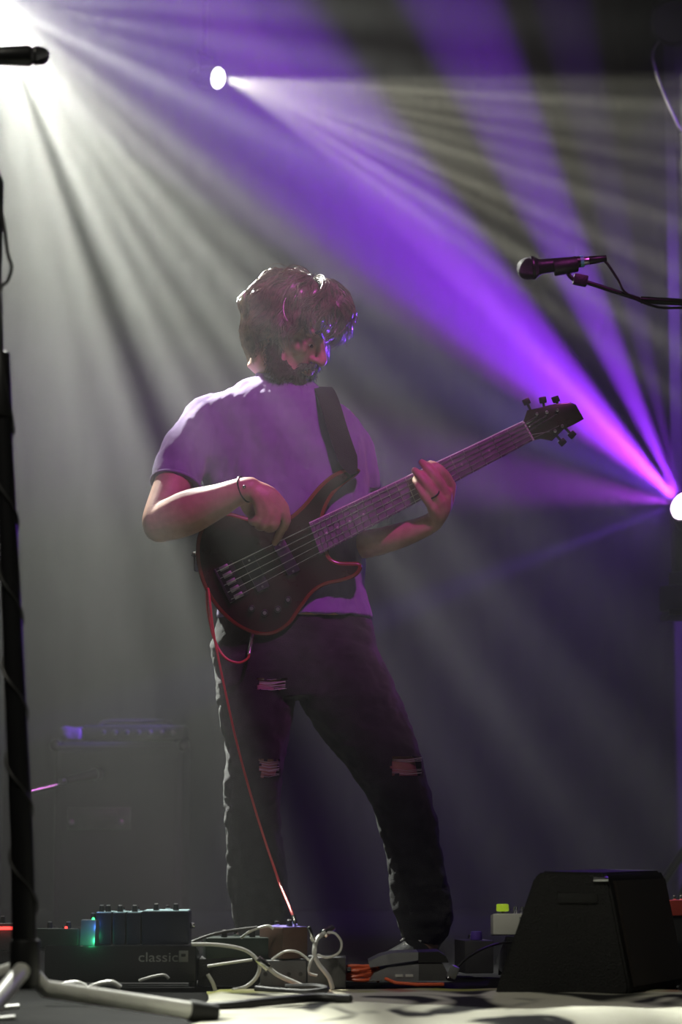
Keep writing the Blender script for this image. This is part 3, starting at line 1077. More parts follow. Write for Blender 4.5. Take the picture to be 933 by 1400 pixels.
MB().tube([P(800, 385, YM), P(880, 411, YM)], .0055, 10).build('boom_tip', 'black_metal', bs)
MB().tube([P(876, 410, YM), P(930, 413, YM), arm_end], [.009, .0085, .009], 12).build('boom_arm', 'black_metal', bs)
jt = P(1010, 430, YM)
MB().cyl(jt + Vector((0, -.03, 0)), jt + Vector((0, .03, 0)), .025, 16, bevel=.004).build('boom_clutch', 'black_plastic', bs)
MB().cyl((sx, YM, .03), (jt.x, YM, jt.z - .02), .012, 12).build('pole', 'black_metal', bs)
MB().cyl((sx, YM, 0), (sx, YM, .03), .14, 32, .13, .006).build('round_base', 'black_metal', bs)
cb_ = thing('microphone_cable', 'black cable arching from the tail of the boom microphone', 'cable', P(820, 352, YM))
MB().cyl(m0 + d * .172, m0 + d * .215, .0105, 14, .008, .001).build('plug', 'black_metal', cb_)
MB().tube(catmull([m0 + d * .21, P(822, 352, YM), P(832, 362, YM), P(845, 382, YM), P(858, 402, YM - .012), P(900, 420, YM - .014), P(960, 425, YM - .016), P(1010, 470, YM - .03), P(1012, 900, YM - .03), P(1014, 1330, YM - .16)], 6), .0032, 8).build('cord', 'cable_black', cb_)

# tall stand in the foreground with the microphone under the white lamp
YS = 4.5
mat('lit_leg_pale', (.85, .85, .80), .4, .0, noise_amt=.15)  # lamp light put into the pale colour of one leg
ms = thing('microphone_stand', 'tall black tripod microphone stand with wrapped cable before the masking curtain', 'microphone stand', (P(36, 1400, YS).x, YS, 0))
S = mpp(YS)
low, top = P(34, 1322, YS), P(1, 520, YS)
MB().tube([low, P(30, 1150, YS), P(21, 950, YS), P(12, 740, YS), top], [.0235, .0215, .0200, .0180, .0165], 16).build('lower_tube', 'black_metal', ms)
MB().cyl(P(2, 570, YS), P(0, 482, YS), .021, 18, .019, .003).build('clutch', 'black_plastic', ms)
MB().tube([P(0, 490, YS), P(-3, 380, YS), P(0, 250, YS), P(-14, 215, YS)], .0075, 12).build('upper_tube', 'black_metal', ms)
MB().cyl(P(-22, 235, YS) + Vector((0, -.03, 0)), P(-22, 235, YS) + Vector((0, .03, 0)), .024, 16, bevel=.004).build('boom_clutch', 'black_plastic', ms)
MB().tube([P(-12, 300, YS), P(-34, 150, YS), P(-62, 85, YS)], .008, 12).build('boom_arm', 'black_metal', ms)
MB().cyl(P(-60, 80, YS), P(-20, 78, YS), .021, 18, bevel=.002).build('microphone_clip', 'black_plastic', ms)
MB().cyl(low + Vector((0, 0, -.04)), low + Vector((0, 0, .05)), .028, 18, bevel=.005).build('tripod_hub', 'black_plastic', ms)
foot = Vector((P(288, 1386, 4.66).x, 4.66, .021))
hub = Vector((P(62, 1350, 4.52).x, 4.52, P(62, 1352, 4.52).z))
legs = [(hub, foot)]
for a in (150, 262):
    a = math.radians(a)
    legs.append((low + Vector((0, 0, .0)), Vector((low.x + .36 * math.cos(a), low.y + .36 * math.sin(a), .015))))
for a, e in legs:
    lg = MB().tube([low, a, e] if a is not low else [a, e], .0165, 14).build('leg', 'lit_leg_pale' if a is not low else 'black_metal', ms)
    dd = (e - a).normalized()
    MB().cyl(e - dd * .045, e + dd * .012, .0205, 14, .019, .003).build('rubber_foot', 'rubber', lg)
cbl = thing('microphone_cable', 'black cable wrapped round the tall tripod microphone stand', 'cable', (P(36, 1400, YS).x, YS, 0))
pts = [P(-40, 84, YS), P(-20, 200, YS - .01), P(4, 300, YS - .012), P(10, 345, YS - .012), P(16, 365, YS - .013), P(10, 385, YS - .012), P(0, 400, YS - .012), P(2, 480, YS - .024)]
n = 60
for k in range(n):
    t_ = k / (n - 1)
    c = P(4 + 32 * t_, 580 + 720 * t_, YS)
    r_ = .0185 + .005 * t_
    a = t_ * 2 * math.pi * 5.5
    pts.append(c + Vector((math.cos(a) * r_, -abs(math.sin(a)) * r_ if False else math.sin(a) * r_, 0)))
MB().tube(catmull(pts, 3), .0034, 7).build('cord', 'cable_black', cbl)
ma = P(68, 76, YS)
microphone('microphone', 'black microphone pointing sideways below the glaring white lamp', ma, P(-30, 77, YS) - ma, .155, .0180, .0185)

# ------------------------------------------------------------------ bass amplifier
mat('tolex', (.016, .016, .017), .7, bump=.6, bump_scale=500)
mat('grille_cloth', (.020, .020, .019), .9, bump=.8, bump_scale=900)
mat('badge_metal', (.10, .10, .095), .35, .7, noise_amt=.3)
YA = 8.5
xa0, xa1 = P(74, 1100, YA).x, P(250, 1100, YA).x
za = P(160, 1014, YA).z
amp = thing('speaker_cabinet', 'black bass speaker cabinet with a metal badge standing behind the man', 'speaker cabinet', ((xa0 + xa1) / 2, YA, 0))
wa = xa1 - xa0
MB().box(((xa0 + xa1) / 2, YA + .2, za / 2 + .012), (wa, .38, za - .024), None, .014).build('cabinet', 'tolex', amp)
MB().box(((xa0 + xa1) / 2, YA + .006, za / 2), (wa - .045, .022, za - .075), None, .006).build('grille', 'grille_cloth', amp)
MB().box(((xa0 + xa1) / 2, YA - .006, za - .022), (wa - .03, .012, .014), None, .003).build('top_trim', 'tolex', amp)
bg = MB().box((P(136, 1119, YA).x, YA - .010, P(136, 1119, YA).z), (86 * mpp(YA), .008, 30 * mpp(YA)), None, .003).build('badge', 'badge_metal', amp)
for x in (98, 166):
    MB().cyl(P(x, 1124, YA - .013), P(x, 1124, YA - .019), .009, 14, bevel=.002).build('badge_screw', 'steel', bg)
MB().box(P(134, 1115, YA - .016), (52 * mpp(YA), .004, 9 * mpp(YA)), None, .001).build('badge_strip', 'badge_metal', bg)
for x in (xa0, xa1):
    for z in (.03, za - .012):
        MB().ell((x, YA + .012, z), (.022, .022, .022), seg=12, rings=8).build('corner_protector', 'black_metal', amp)
for x in (xa0 + .06, xa1 - .06):
    for y in (YA + .05, YA + .34):
        MB().cyl((x, y, 0), (x, y, .026), .02, 12).build('foot', 'rubber', amp)
hd = thing('amplifier_head', 'low black amplifier head lying on the bass speaker cabinet', 'amplifier', ((xa0 + xa1) / 2, YA + .1, za))
xh0, xh1 = P(112, 1000, YA).x, P(252, 1000, YA).x
MB().box(((xh0 + xh1) / 2, YA + .16, za + .034), (xh1 - xh0, .24, .052), None, .006).build('case', 'tolex', hd)
MB().box(((xh0 + xh1) / 2, YA + .038, za + .034), (xh1 - xh0 - .01, .006, .044), None, .002).build('front_panel', 'black_metal', hd)
for k in range(7):
    x = P(140 + 16 * k, 1000, YA).x
    MB().cyl((x, YA + .036, za + .034), (x, YA + .020, za + .034), .010, 14, .008, .002).build('knob', 'steel' if k > 3 else 'black_plastic', hd)
MB().tube(catmull([(xh0 + .05, YA + .14, za + .06), (xh0 + .08, YA + .14, za + .078), (xh1 - .08, YA + .14, za + .078), (xh1 - .05, YA + .14, za + .06)], 5), .007, 8).build('handle', 'black_plastic', hd)
for x in (xh0 + .03, xh1 - .03):
    for y in (YA + .07, YA + .25):
        MB().cyl((x, y, za + .0005), (x, y, za + .009), .012, 10).build('foot', 'rubber', hd)
# folded cloth beside it
b = MB()
xs0, xs1 = P(78, 1005, YA).x, P(112, 1005, YA).x
b.box(((xs0 + xs1) / 2, YA + .12, za + .030), (xs1 - xs0 - .01, .2, .042), None, .012)
o = remesh(b.build('folded_towel', 'drape_grey'), .006, 4); displace(o, .008, 22)
tag(o, 'small dark folded towel beside the amplifier head', 'towel')
# short stand with the amplifier microphone
am = thing('short_boom_stand', 'short boom stand aiming a microphone at the speaker cabinet', 'microphone stand', (P(40, 1300, 8.1).x, 8.1, 0))
x0 = P(34, 1200, 8.1).x
MB().cyl((x0, 8.1, 0), (x0, 8.1, .025), .11, 28, .10, .004).build('round_base', 'black_metal', am)
MB().cyl((x0, 8.1, .02), (x0, 8.1, P(34, 1082, 8.1).z), .011, 12).build('pole', 'black_metal', am)
MB().tube([P(26, 1086, 8.1), P(92, 1070, 8.15)], .008, 10).build('boom_arm', 'chrome', am)
MB().cyl(P(34, 1084, 8.08), P(34, 1084, 8.13), .02, 14, bevel=.003).build('boom_clutch', 'black_plastic', am)
mm0 = P(140, 1056, 8.28)
microphone('microphone', 'microphone close to the front of the bass speaker cabinet', mm0, P(86, 1068, 8.12) - mm0, .19, .024, .016)

# ------------------------------------------------------------------ stage monitor
YW = floorY(1364)
mat('wedge_paint', (.006, .006, .006), .65, bump=.5, bump_scale=350)
mat('wedge_grille', (.030, .022, .018), .6, .2, bump=1.0, bump_scale=700)
wd = thing('stage_monitor', 'black wedge-shaped floor monitor with a slanted grille', 'monitor', (P(770, 1364, YW).x, YW, 0))
prof = [P(676, 1364, YW), P(682, 1340, YW), P(730, 1200, YW), P(741, 1191, YW), P(826, 1193, YW), P(833, 1205, YW), P(861, 1350, YW), P(858, 1364, YW)]
for v in prof: v.z = max(v.z, .006)
dv = Vector((.175, .37, 0))
bm = bmesh.new()
fv = [bm.verts.new(v) for v in prof]; bv = [bm.verts.new(v + dv) for v in prof]
bm.faces.new(fv); bm.faces.new(bv[::-1])
for i in range(len(prof)):
    bm.faces.new((fv[i], bv[i], bv[(i + 1) % len(prof)], fv[(i + 1) % len(prof)]))
bmesh.ops.recalc_face_normals(bm, faces=bm.faces)
bmesh.ops.bevel(bm, geom=[e for e in bm.edges], offset=.005, segments=2, affect='EDGES')
me = bpy.data.meshes.new('cabinet'); bm.to_mesh(me); bm.free(); me.materials.append(MATS['wedge_paint'])
me.polygons.foreach_set('use_smooth', [True] * len(me.polygons)); me.set_sharp_from_angle(angle=math.radians(35))
o = bpy.data.objects.new('cabinet', me); COL.objects.link(o); o.parent = wd; o.matrix_parent_inverse = wd.matrix_world.inverted()
a, c = prof[5], prof[6]
nrm = (c - a).cross(dv).normalized()
if nrm.x < 0: nrm = -nrm
b = MB()
g = [a + dv * .06, c + dv * .06, c + dv * .94, a + dv * .94]
b.loft([[p + nrm * .001 for p in g], [p + nrm * .008 for p in g]])
b.build('grille', 'wedge_grille', wd)
MB().box(P(829, 1202, YW) + Vector((.0, -.004, 0)) - Vector((.012, 0, 0)), (.034, .006, .010), None, .002).build('name_plate', 'steel', wd)
hb = P(790, 1228, YW) + Vector((0, -.001, 0))
MB().box(hb, (.09, .006, .022), None, .003).build('side_handle', 'rubber', wd)
for s in (.08, .9):
    for px in (690, 848):
        p = P(px, 1364, YW) + dv * s
        MB().cyl((p.x, p.y, 0), (p.x, p.y, .010), .014, 10).build('foot', 'rubber', wd)

# ------------------------------------------------------------------ rug
rm = bpy.data.materials.new('rug_pile'); rm.use_nodes = True; MATS['rug_pile'] = rm
nt = rm.node_tree; bs_ = nt.nodes['Principled BSDF']; bs_.inputs['Roughness'].default_value = .95
bs_.inputs['Specular IOR Level'].default_value = .1
tc = nt.nodes.new('ShaderNodeTexCoord'); mp = nt.nodes.new('ShaderNodeMapping'); mp.inputs['Scale'].default_value = (1.0, .55, 1)
nt.links.new(tc.outputs['Object'], mp.inputs[0])
n1 = nt.nodes.new('ShaderNodeTexNoise'); n1.inputs['Scale'].default_value = 3.4; n1.inputs['Detail'].default_value = 2.0; n1.inputs['Distortion'].default_value = 1.2
nt.links.new(mp.outputs[0], n1.inputs['Vector'])
r1 = nt.nodes.new('ShaderNodeValToRGB')
e = r1.color_ramp.elements
e[0].position = .40; e[0].color = (.03, .03, .03, 1); e[1].position = .47; e[1].color = (.66, .65, .54, 1)
e2 = e.new(.62); e2.color = (.72, .71, .60, 1)
nt.links.new(n1.outputs[0], r1.inputs[0])
sp_ = nt.nodes.new('ShaderNodeSeparateXYZ'); nt.links.new(tc.outputs['Object'], sp_.inputs[0])
n2 = nt.nodes.new('ShaderNodeTexNoise'); n2.inputs['Scale'].default_value = 5.5; nt.links.new(tc.outputs['Object'], n2.inputs['Vector'])
r2 = nt.nodes.new('ShaderNodeValToRGB'); e = r2.color_ramp.elements
e[0].position = .38; e[0].color = (.40, .10, .05, 1); e[1].position = .62; e[1].color = (.38, .40, .10, 1); e3 = e.new(.5); e3.color = (.45, .42, .30, 1)
nt.links.new(n2.outputs[0], r2.inputs[0])
mr = nt.nodes.new('ShaderNodeMapRange'); mr.inputs['From Min'].default_value = .48; mr.inputs['From Max'].default_value = .56
nt.links.new(sp_.outputs['Y'], mr.inputs[0])
mx = nt.nodes.new('ShaderNodeMix'); mx.data_type = 'RGBA'
nt.links.new(mr.outputs[0], mx.inputs[0]); nt.links.new(r1.outputs[0], mx.inputs[6]); nt.links.new(r2.outputs[0], mx.inputs[7])
nt.links.new(mx.outputs[2], bs_.inputs['Base Color'])
n3 = nt.nodes.new('ShaderNodeTexNoise'); n3.inputs['Scale'].default_value = 260
nt.links.new(tc.outputs['Object'], n3.inputs['Vector'])
bp = nt.nodes.new('ShaderNodeBump'); bp.inputs['Strength'].default_value = .8; bp.inputs['Distance'].default_value = .01
nt.links.new(n3.outputs[0], bp.inputs['Height']); nt.links.new(bp.outputs[0], bs_.inputs['Normal'])
b = MB()
nx, ny = 60, 50
vs, fs = [], []
for j in range(ny + 1):
    for i in range(nx + 1):
        x, y = -.30 + 1.85 * i / nx, 3.3 + 2.35 * j / ny
        z = .010 + .005 * noise.noise(Vector((x * 3, y * 3, 0))) + .004 * noise.noise(Vector((x * 9, y * 9, 2)))
        ed = min(i, j, nx - i, ny - j)
        vs.append((x + .02 * noise.noise(Vector((x, y * 4, 5))), y + .02 * noise.noise(Vector((x * 4, y, 7))), .001 if ed == 0 else max(.004, z)))
for j in range(ny):
    for i in range(nx):
        a = j * (nx + 1) + i
        fs.append((a, a + 1, a + nx + 2, a + nx + 1))
b.add(vs, fs)
rug = b.build('rug', 'rug_pile')
rug.data.transform(Matrix.Translation((0, -5.0, 0))); rug.location = (0, 5.0, 0)
tag(rug, 'cream rug with dark blotches and a coloured border under the pedals', 'rug')
# ------------------------------------------------------------------ pedalboards and pedals
mat('enamel_dark_green', (.015, .03, .022), .4, .2, noise_amt=.2, bump=.05)
mat('enamel_blue', (.010, .014, .040), .35, .3, noise_amt=.2, bump=.05)
mat('enamel_grey', (.10, .10, .105), .45, .3, noise_amt=.2, bump=.08)
mat('enamel_silver', (.32, .33, .36), .35, .6, noise_amt=.15)
mat('enamel_white', (.72, .72, .66), .4, noise_amt=.06, bump=.04)
mat('enamel_brown', (.10, .055, .04), .45, noise_amt=.25, bump=.06)
mat('enamel_red', (.5, .05, .03), .4, noise_amt=.15, bump=.04)
mat('painted_violet_light', (.22, .16, .60), .4, .1, noise_amt=.15)  # violet light from the right, painted as a colour
mat('top_light_pale', (.6, .85, .92), .3, .3, noise_amt=.1)  # light falling on the pedal tops, painted as a pale colour
mat('knob_yellow', (.55, .75, .05), .3, emit=((.6, .9, .05), .25), noise_amt=.1)  # faint glow added to the knob, which is no lamp
mat('knob_violet', (.15, .08, .5), .3, noise_amt=.1)
mat('print_glint_white', (.6, .6, .58), .6, noise_amt=.1)  # serves printed labels and the painted highlights on pedal knobs
mat('print_grey', (.26, .26, .25), .6, noise_amt=.1)
mat('led_red', (.6, .02, .02), .3, emit=((1, .05, .04), 3), noise_amt=.05)
mat('led_green', (.02, .6, .1), .3, emit=((.05, 1, .25), 3), noise_amt=.05)


def pedal(name, label, x0, x1, yt, yb, Y, depth, color, group=None, yaw=0.0, tilt=0.0, knobs=3, knob_mat='black_plastic', switch=True, led=None, jacks=1, top=None, knob_h=.016, knob_r=.0075, cat='pedal'):
    """effects pedal whose near face spans x0..x1, yt..yb (pixels) at distance Y"""
    c0 = P((x0 + x1) / 2, yb, Y)
    c1 = P((x0 + x1) / 2, yt, Y)
    w, h = (x1 - x0) * mpp(Y), (c1 - c0).length
    t = thing(name, label, cat, c0, group)
    R_ = rotz(yaw) @ rotx(tilt)
    o = Vector(c0)

    def L(x, y, z): return o + R_ @ Vector((x, y, z))
    MB().box(L(0, depth / 2, h / 2), (w, depth, h), R_, min(.004, h * .15)).build('case', color, t)
    if top:
        MB().box(L(0, depth / 2, h + .0008), (w * .94, depth * .95, .0016), R_, .0004).build('top_plate', top, t)  # thin sheet that carries the painted light on the pedal top
    for k in range(knobs):
        x = w * ((k + .5) / knobs - .5) * .85
        kn = MB().cyl(L(x, depth * .25, h), L(x, depth * .25, h + knob_h), knob_r, 14, knob_r * .85, .0015).build('knob', knob_mat, t)
        MB().cyl(L(x, depth * .25, h + knob_h), L(x, depth * .25, h + knob_h + .0015), knob_r * .6, 10).build('knob_cap', 'print_glint_white', kn)  # caps coloured white as painted highlights on the knobs
    if switch:
        MB().cyl(L(0, depth * .78, h), L(0, depth * .78, h + .012), .007, 12, .006, .001).build('footswitch', 'chrome', t)
    if led:
        MB().ell(L(w * .2, depth * .1, h + .002), .0035, seg=10, rings=6).build('indicator_light', led, t)
    for k in range(jacks):
        s = -1 if k else 1
        MB().cyl(L(s * w * .5, depth * .5, h * .55), L(s * (w * .5 + .012), depth * .5, h * .55), .007, 12, bevel=.001).build('jack', 'chrome', t)
    return t, L, w, h


def text_mesh(body, at, height, width, material, parent, name='lettering', depth=.0006):
    cu = bpy.data.curves.new('txt', 'FONT'); cu.body = body; cu.size = 1.0; cu.extrude = .02
    o = bpy.data.objects.new('txt', cu); COL.objects.link(o)
    dg = bpy.context.evaluated_depsgraph_get(); dg.update()
    me = bpy.data.meshes.new_from_object(o.evaluated_get(dg))
    bpy.data.objects.remove(o); bpy.data.curves.remove(cu)
    xs = [v.co.x for v in me.vertices]; ys = [v.co.y for v in me.vertices]
    sx_, sy_ = width / (max(xs) - min(xs)), height / (max(ys) - min(ys))
    cx, cy = (max(xs) + min(xs)) / 2, (max(ys) + min(ys)) / 2
    for v in me.vertices:
        x, y, z = v.co
        v.co = Vector(at) + Vector(((x - cx) * sx_, -z * depth / .02, (y - cy) * sy_))
    me.materials.append(MATS[material])
    t = bpy.data.objects.new(name, me); COL.objects.link(t)
    t.parent = parent; t.matrix_parent_inverse = parent.matrix_world.inverted()
    return t


def board(label, x0, x1, yt, yb, Y, depth):
    """pedalboard: high end rail towards the audience, slats falling towards the player"""
    c0, c1 = P((x0 + x1) / 2, yb, Y), P((x0 + x1) / 2, yt, Y)
    w, z1 = (x1 - x0) * mpp(Y), c1.z
    t = thing('pedalboard', label, 'pedalboard', (c0.x, Y, .012))
    MB().box((c0.x, Y + .012, (z1 + .018) / 2), (w, .024, z1 - .018), None, .005).build('end_rail', 'black_metal', t)
    for s in (-1, 1):
        x = c0.x + s * (w / 2 - .008)
        bm_ = MB()
        bm_.loft([[Vector((x - .008, Y + .02, .02)), Vector((x + .008, Y + .02, .02)), Vector((x + .008, Y + .02, z1 - .004)), Vector((x - .008, Y + .02, z1 - .004))],
                  [Vector((x - .008, Y + depth, .02)), Vector((x + .008, Y + depth, .02)), Vector((x + .008, Y + depth, .055)), Vector((x - .008, Y + depth, .055))]])
        bm_.build('side_rail', 'black_metal', t)
        for yy in (Y + .02, Y + depth - .02):
            MB().cyl((x, yy, .008), (x, yy, .024), .01, 10).build('foot', 'rubber', t)
    for k in range(4):
        f = (k + .5) / 4
        zz = (z1 - .01) * (1 - f) + .055 * f
        MB().box((c0.x, Y + .02 + (depth - .02) * f, zz), (w - .02, .05, .012), rotx(-math.atan2(z1 - .065, depth)), .002).build('slat', 'black_metal', t)
    return t, c0.x, z1


YP = 5.70
pb, pbx, pbz = board('black metal pedalboard lettered classic behind the tripod leg', 62, 266, 1293, 1345, YP, .30)
text_mesh('classic', P(216.5, 1308.5, YP - .0015), 12.5 * mpp(YP), 53 * mpp(YP), 'print_grey', pb)
lg = MB().box(P(251, 1307.5, YP - .001), (12.5 * mpp(YP), .002, 15 * mpp(YP)), None, .0008).build('logo_plate', 'print_grey', pb)
MB().box(P(251, 1306, YP - .0025), (6 * mpp(YP), .001, 4 * mpp(YP)), None, .0003).build('logo_mark', 'black_plastic', lg)

G1 = 'pedals on the lettered pedalboard'
pedal('effects_pedal', 'dark green pedal with a red light and green-lit side on the lettered pedalboard', 46, 106, 1269, 1297, YP - .012 + .02, .11, 'enamel_dark_green', G1, -.10, -.12, 2, led='led_red')
ld = bpy.data.lights.new('green_indicator', 'POINT'); ld.energy = .06; ld.color = (.05, 1, .35); ld.shadow_soft_size = .004
lo = bpy.data.objects.new('green_indicator', ld); COL.objects.link(lo); lo.location = P(121, 1286, YP - .02)
ld = bpy.data.lights.new('blue_indicator', 'POINT'); ld.energy = .04; ld.color = (.08, .25, 1); ld.shadow_soft_size = .004
lo = bpy.data.objects.new('blue_indicator', ld); COL.objects.link(lo); lo.location = P(121, 1262, YP - .02)
pedal('effects_pedal', 'narrow grey pedal catching green and blue light on the lettered pedalboard', 107, 130, 1257, 1294, YP + .015, .10, 'enamel_silver', G1, -.35, -.12, 1, led='led_green', jacks=0)
for (a, c, nm, k) in ((131, 152, 'slim blue pedal with two small knobs beside the narrow grey pedal', 2), (154, 171, 'slim blue pedal with one knob between two other slim pedals', 1), (173, 192, 'slim blue pedal with one knob beside the wide blue pedal', 1)):
    pedal('effects_pedal', nm, a, c, 1248, 1292, YP + .03, .11, 'enamel_blue', G1, 0, 0, k, top='top_light_pale', jacks=1)
pedal('effects_pedal', 'wide blue pedal with light painted on its top at the end of the lettered pedalboard', 194, 257, 1246, 1292, YP + .03, .12, 'enamel_blue', G1, 0, 0, 2, top='top_light_pale', jacks=1)
pedal('effects_pedal', 'low black pedal with a glowing red strip beside the tall microphone stand', -40, 16, 1262, 1300, 5.9, .12, 'enamel_grey', None, 0, -.05, 2, top=None)
rs_ = MB().box(P(2, 1269, 5.885), (30 * mpp(5.9), .004, 4 * mpp(5.9)), None, .001)
rs_.build('light_strip', 'led_red', [o for o in bpy.data.objects if o.get('label', '').startswith('low black pedal with a glowing')][0])
zz_ = P(0, 1300, 5.9).z
bxo = MB().box((P(-14, 1300, 5.9).x, 5.98, zz_ / 2), (64 * mpp(5.9), .16, zz_ - .002), None, .006).build('riser_box', 'tolex')
tag(bxo, 'plain black riser box under the pedal with the glowing red strip', 'box')

# middle group
YC = 5.70
pw1, L1, w1, h1 = pedal('power_supply', 'flat grey-fronted power supply box among the tangled cables', 356, 419, 1313, 1350, YC, .13, 'enamel_grey', None, 0, 0, 0, switch=False, jacks=1, cat='power supply')
for k in range(4):
    MB().cyl(L1(w1 * (k / 4 - .38), 0, h1 * .5), L1(w1 * (k / 4 - .38), -.003, h1 * .5), .005, 10).build('socket', 'black_plastic', pw1)
pw2, L2, w2, h2 = pedal('power_supply', 'square black power supply box beside the orange cable coil', 421, 473, 1309, 1351, YC - .01, .12, 'enamel_grey', None, 0, 0, 0, switch=False, jacks=1, cat='power supply')
bk = MB().box((P(312, 1330, YC + .03).x, YC + .10, P(312, 1313, YC + .03).z / 2 + .006), (82 * mpp(YC), .14, P(312, 1313, YC + .03).z - .004), None, .005).build('case_box', 'tolex')
tag(bk, 'plain black box under the dark green tuner pedal', 'box')
pedal('effects_pedal', 'dark green tuner pedal on the plain black box behind the cable loop', 282, 372, 1282, 1312, YC + .04, .11, 'enamel_dark_green', None, .12, 0, 2, jacks=1)
t, L, w, h = pedal('effects_pedal', 'tilted brown pedal with violet light painted on its side where the red cable plugs in', 384, 424, 1268, 1311, YC + .01, .11, 'enamel_brown', None, .55, .0, 1, jacks=0, top='painted_violet_light')
MB().box(L(w / 2 + .001, .055, h / 2), (.002, .10, h * .9), rotz(.55), .0005).build('violet_light_plate', 'painted_violet_light', t)  # added sheet, violet light painted on the pedal's side
for k in (0, 1):
    MB().cyl(L(w / 2, .03 + .05 * k, h * .5), L(w / 2 + .014, .03 + .05 * k, h * .5), .007, 12, bevel=.001).build('jack', 'chrome', t)


def cable(label, pts, r, material, plugs=(True, True), group=None):
    c = thing('patch_cable', label, 'cable', pts[0], group)
    q = catmull(pts, 8)
    MB().tube(q, r, 8).build('cord', material, c)
    if plugs[0]:
        d_ = (q[0] - q[1]).normalized(); MB().cyl(q[0] - d_ * .004, q[0] + d_ * .03, r * 2.0, 12, r * 1.7, .001).build('plug', 'chrome', c)
    if plugs[1]:
        d_ = (q[-1] - q[-2]).normalized(); MB().cyl(q[-1] - d_ * .004, q[-1] + d_ * .03, r * 2.0, 12, r * 1.7, .001).build('plug', 'chrome', c)
    return c


def C(x, y, Y=5.62): return P(x, y, Y)


cable('pale grey cable making a wide loop between pedalboard and power boxes', [C(262, 1291), C(300, 1292), C(335, 1299), C(354, 1316), C(352, 1334), C(338, 1348), C(318, 1354, 5.58)], .0042, 'cable_grey', (False, False))
cable('short pale patch cable lying flat before the plain black box', [C(284, 1321, 5.63), C(310, 1317, 5.63), C(345, 1312, 5.63)], .0030, 'cable_grey', (False, False))
cable('pale cable stub bending down beside the lettered pedalboard', [C(284, 1332, 5.6), C(291, 1344, 5.6), C(296, 1358, 5.6)], .0045, 'cable_grey', (False, False))
cable('thick pale cable with a plug lying across the grey power supply', [C(366, 1322, 5.60), C(380, 1333, 5.60), C(400, 1342, 5.60), C(418, 1350, 5.60)], .0052, 'cable_grey', (True, False))
cable('thick white cable climbing the square black power supply to the brown pedal', [C(455, 1352, 5.6), C(450, 1336, 5.6), C(436, 1318, 5.6), C(430, 1302, 5.6), C(434, 1284, 5.62), C(444, 1276, 5.64)], .0052, 'cable_grey', (False, True))
cable('thin white cable looping out from the side of the brown pedal', [C(446, 1275, 5.64), C(458, 1276, 5.62), C(467, 1288, 5.62), C(464, 1302, 5.62), C(448, 1309, 5.62), C(434, 1305, 5.62)], .0028, 'cable_grey', (False, False))
cable('thin pale cable hooked down from the brown pedal front', [C(428, 1284, 5.6), C(432, 1300, 5.6), C(424, 1318, 5.59), C(423, 1330, 5.59), C(434, 1334, 5.59)], .0028, 'cable_grey', (True, False))
cable('thin grey cable draped over the grey power supply', [C(372, 1312, 5.61), C(390, 1301, 5.6), C(408, 1302, 5.6), C(424, 1314, 5.6)], .0026, 'cable_grey', (False, False))
cable('grey cable arching over the dark green tuner pedal', [C(330, 1282, 5.72), C(345, 1272, 5.7), C(366, 1266, 5.7), C(374, 1270, 5.7)], .0032, 'cable_grey', (False, False))
cable('dark cable running behind the cable loop to the lettered pedalboard', [C(262, 1288, 5.66), C(290, 1278, 5.68), C(320, 1272, 5.7), C(352, 1268, 5.7)], .0034, 'cable_black', (False, False))
cable('bundle of black cable lying on the floor before the power boxes', [C(350, 1352, 5.55), C(380, 1355, 5.52), C(420, 1357, 5.50), C(446, 1353, 5.52), C(430, 1349, 5.55), C(390, 1350, 5.55)], .0075, 'cable_black', (False, False))
cable('pale cable arc over the tripod leg beside the stand hub', [C(62, 1356, 5.2), C(84, 1347, 5.2), C(104, 1344, 5.2), C(118, 1349, 5.2)], .0055, 'cable_grey', (False, False))
cable('pale cable arc before the lettered pedalboard', [C(112, 1356, 5.25), C(130, 1347, 5.25), C(152, 1343, 5.25), C(165, 1350, 5.25)], .0050, 'cable_grey', (False, False))
cable('pale patch cable bowed under the classic lettering', [C(190, 1341, 5.6), C(206, 1336, 5.6), C(224, 1333, 5.6), C(231, 1338, 5.6)], .0032, 'cable_grey', (False, False))
cable('pale cable on the floor left of the tall microphone stand', [C(-60, 1384, 4.75), C(-10, 1380, 4.78), C(26, 1376, 4.8)], .0050, 'cable_grey', (False, False))
cable('second pale cable along the floor by the stand foot', [C(-60, 1397, 4.62), C(-10, 1394, 4.64), C(20, 1391, 4.66)], .0050, 'cable_grey', (False, False))
cable('thick black cable across the rug before the power boxes', [C(228, 1378, 4.95), C(300, 1376, 4.97), C(360, 1370, 5.02), C(430, 1364, 5.12), C(480, 1366, 5.1)], .0095, 'cable_black', (False, False))

# orange cable coil
oc = thing('cable_coil', 'coil of orange cable on the rug beside the square power supply', 'cable', (P(488, 1345, 5.78).x, 5.78, .01))
cc_ = P(488, 1345, 5.78)
pts = []
for k in range(5 * 24):
    a = 2 * math.pi * k / 24
    r_ = .050 + .004 * math.sin(k * .37)
    pts.append((cc_.x + r_ * math.cos(a), 5.80 + r_ * math.sin(a) * .9, .016 + .0075 * k / 24 + .002 * math.sin(k * .9)))
pts += [(cc_.x + .055, 5.74, .03), (cc_.x + .09, 5.69, .018), (cc_.x + .14, 5.66, .016), (cc_.x + .20, 5.67, .016)]
MB().tube(pts, .0042, 8).build('cord', 'cable_orange', oc)

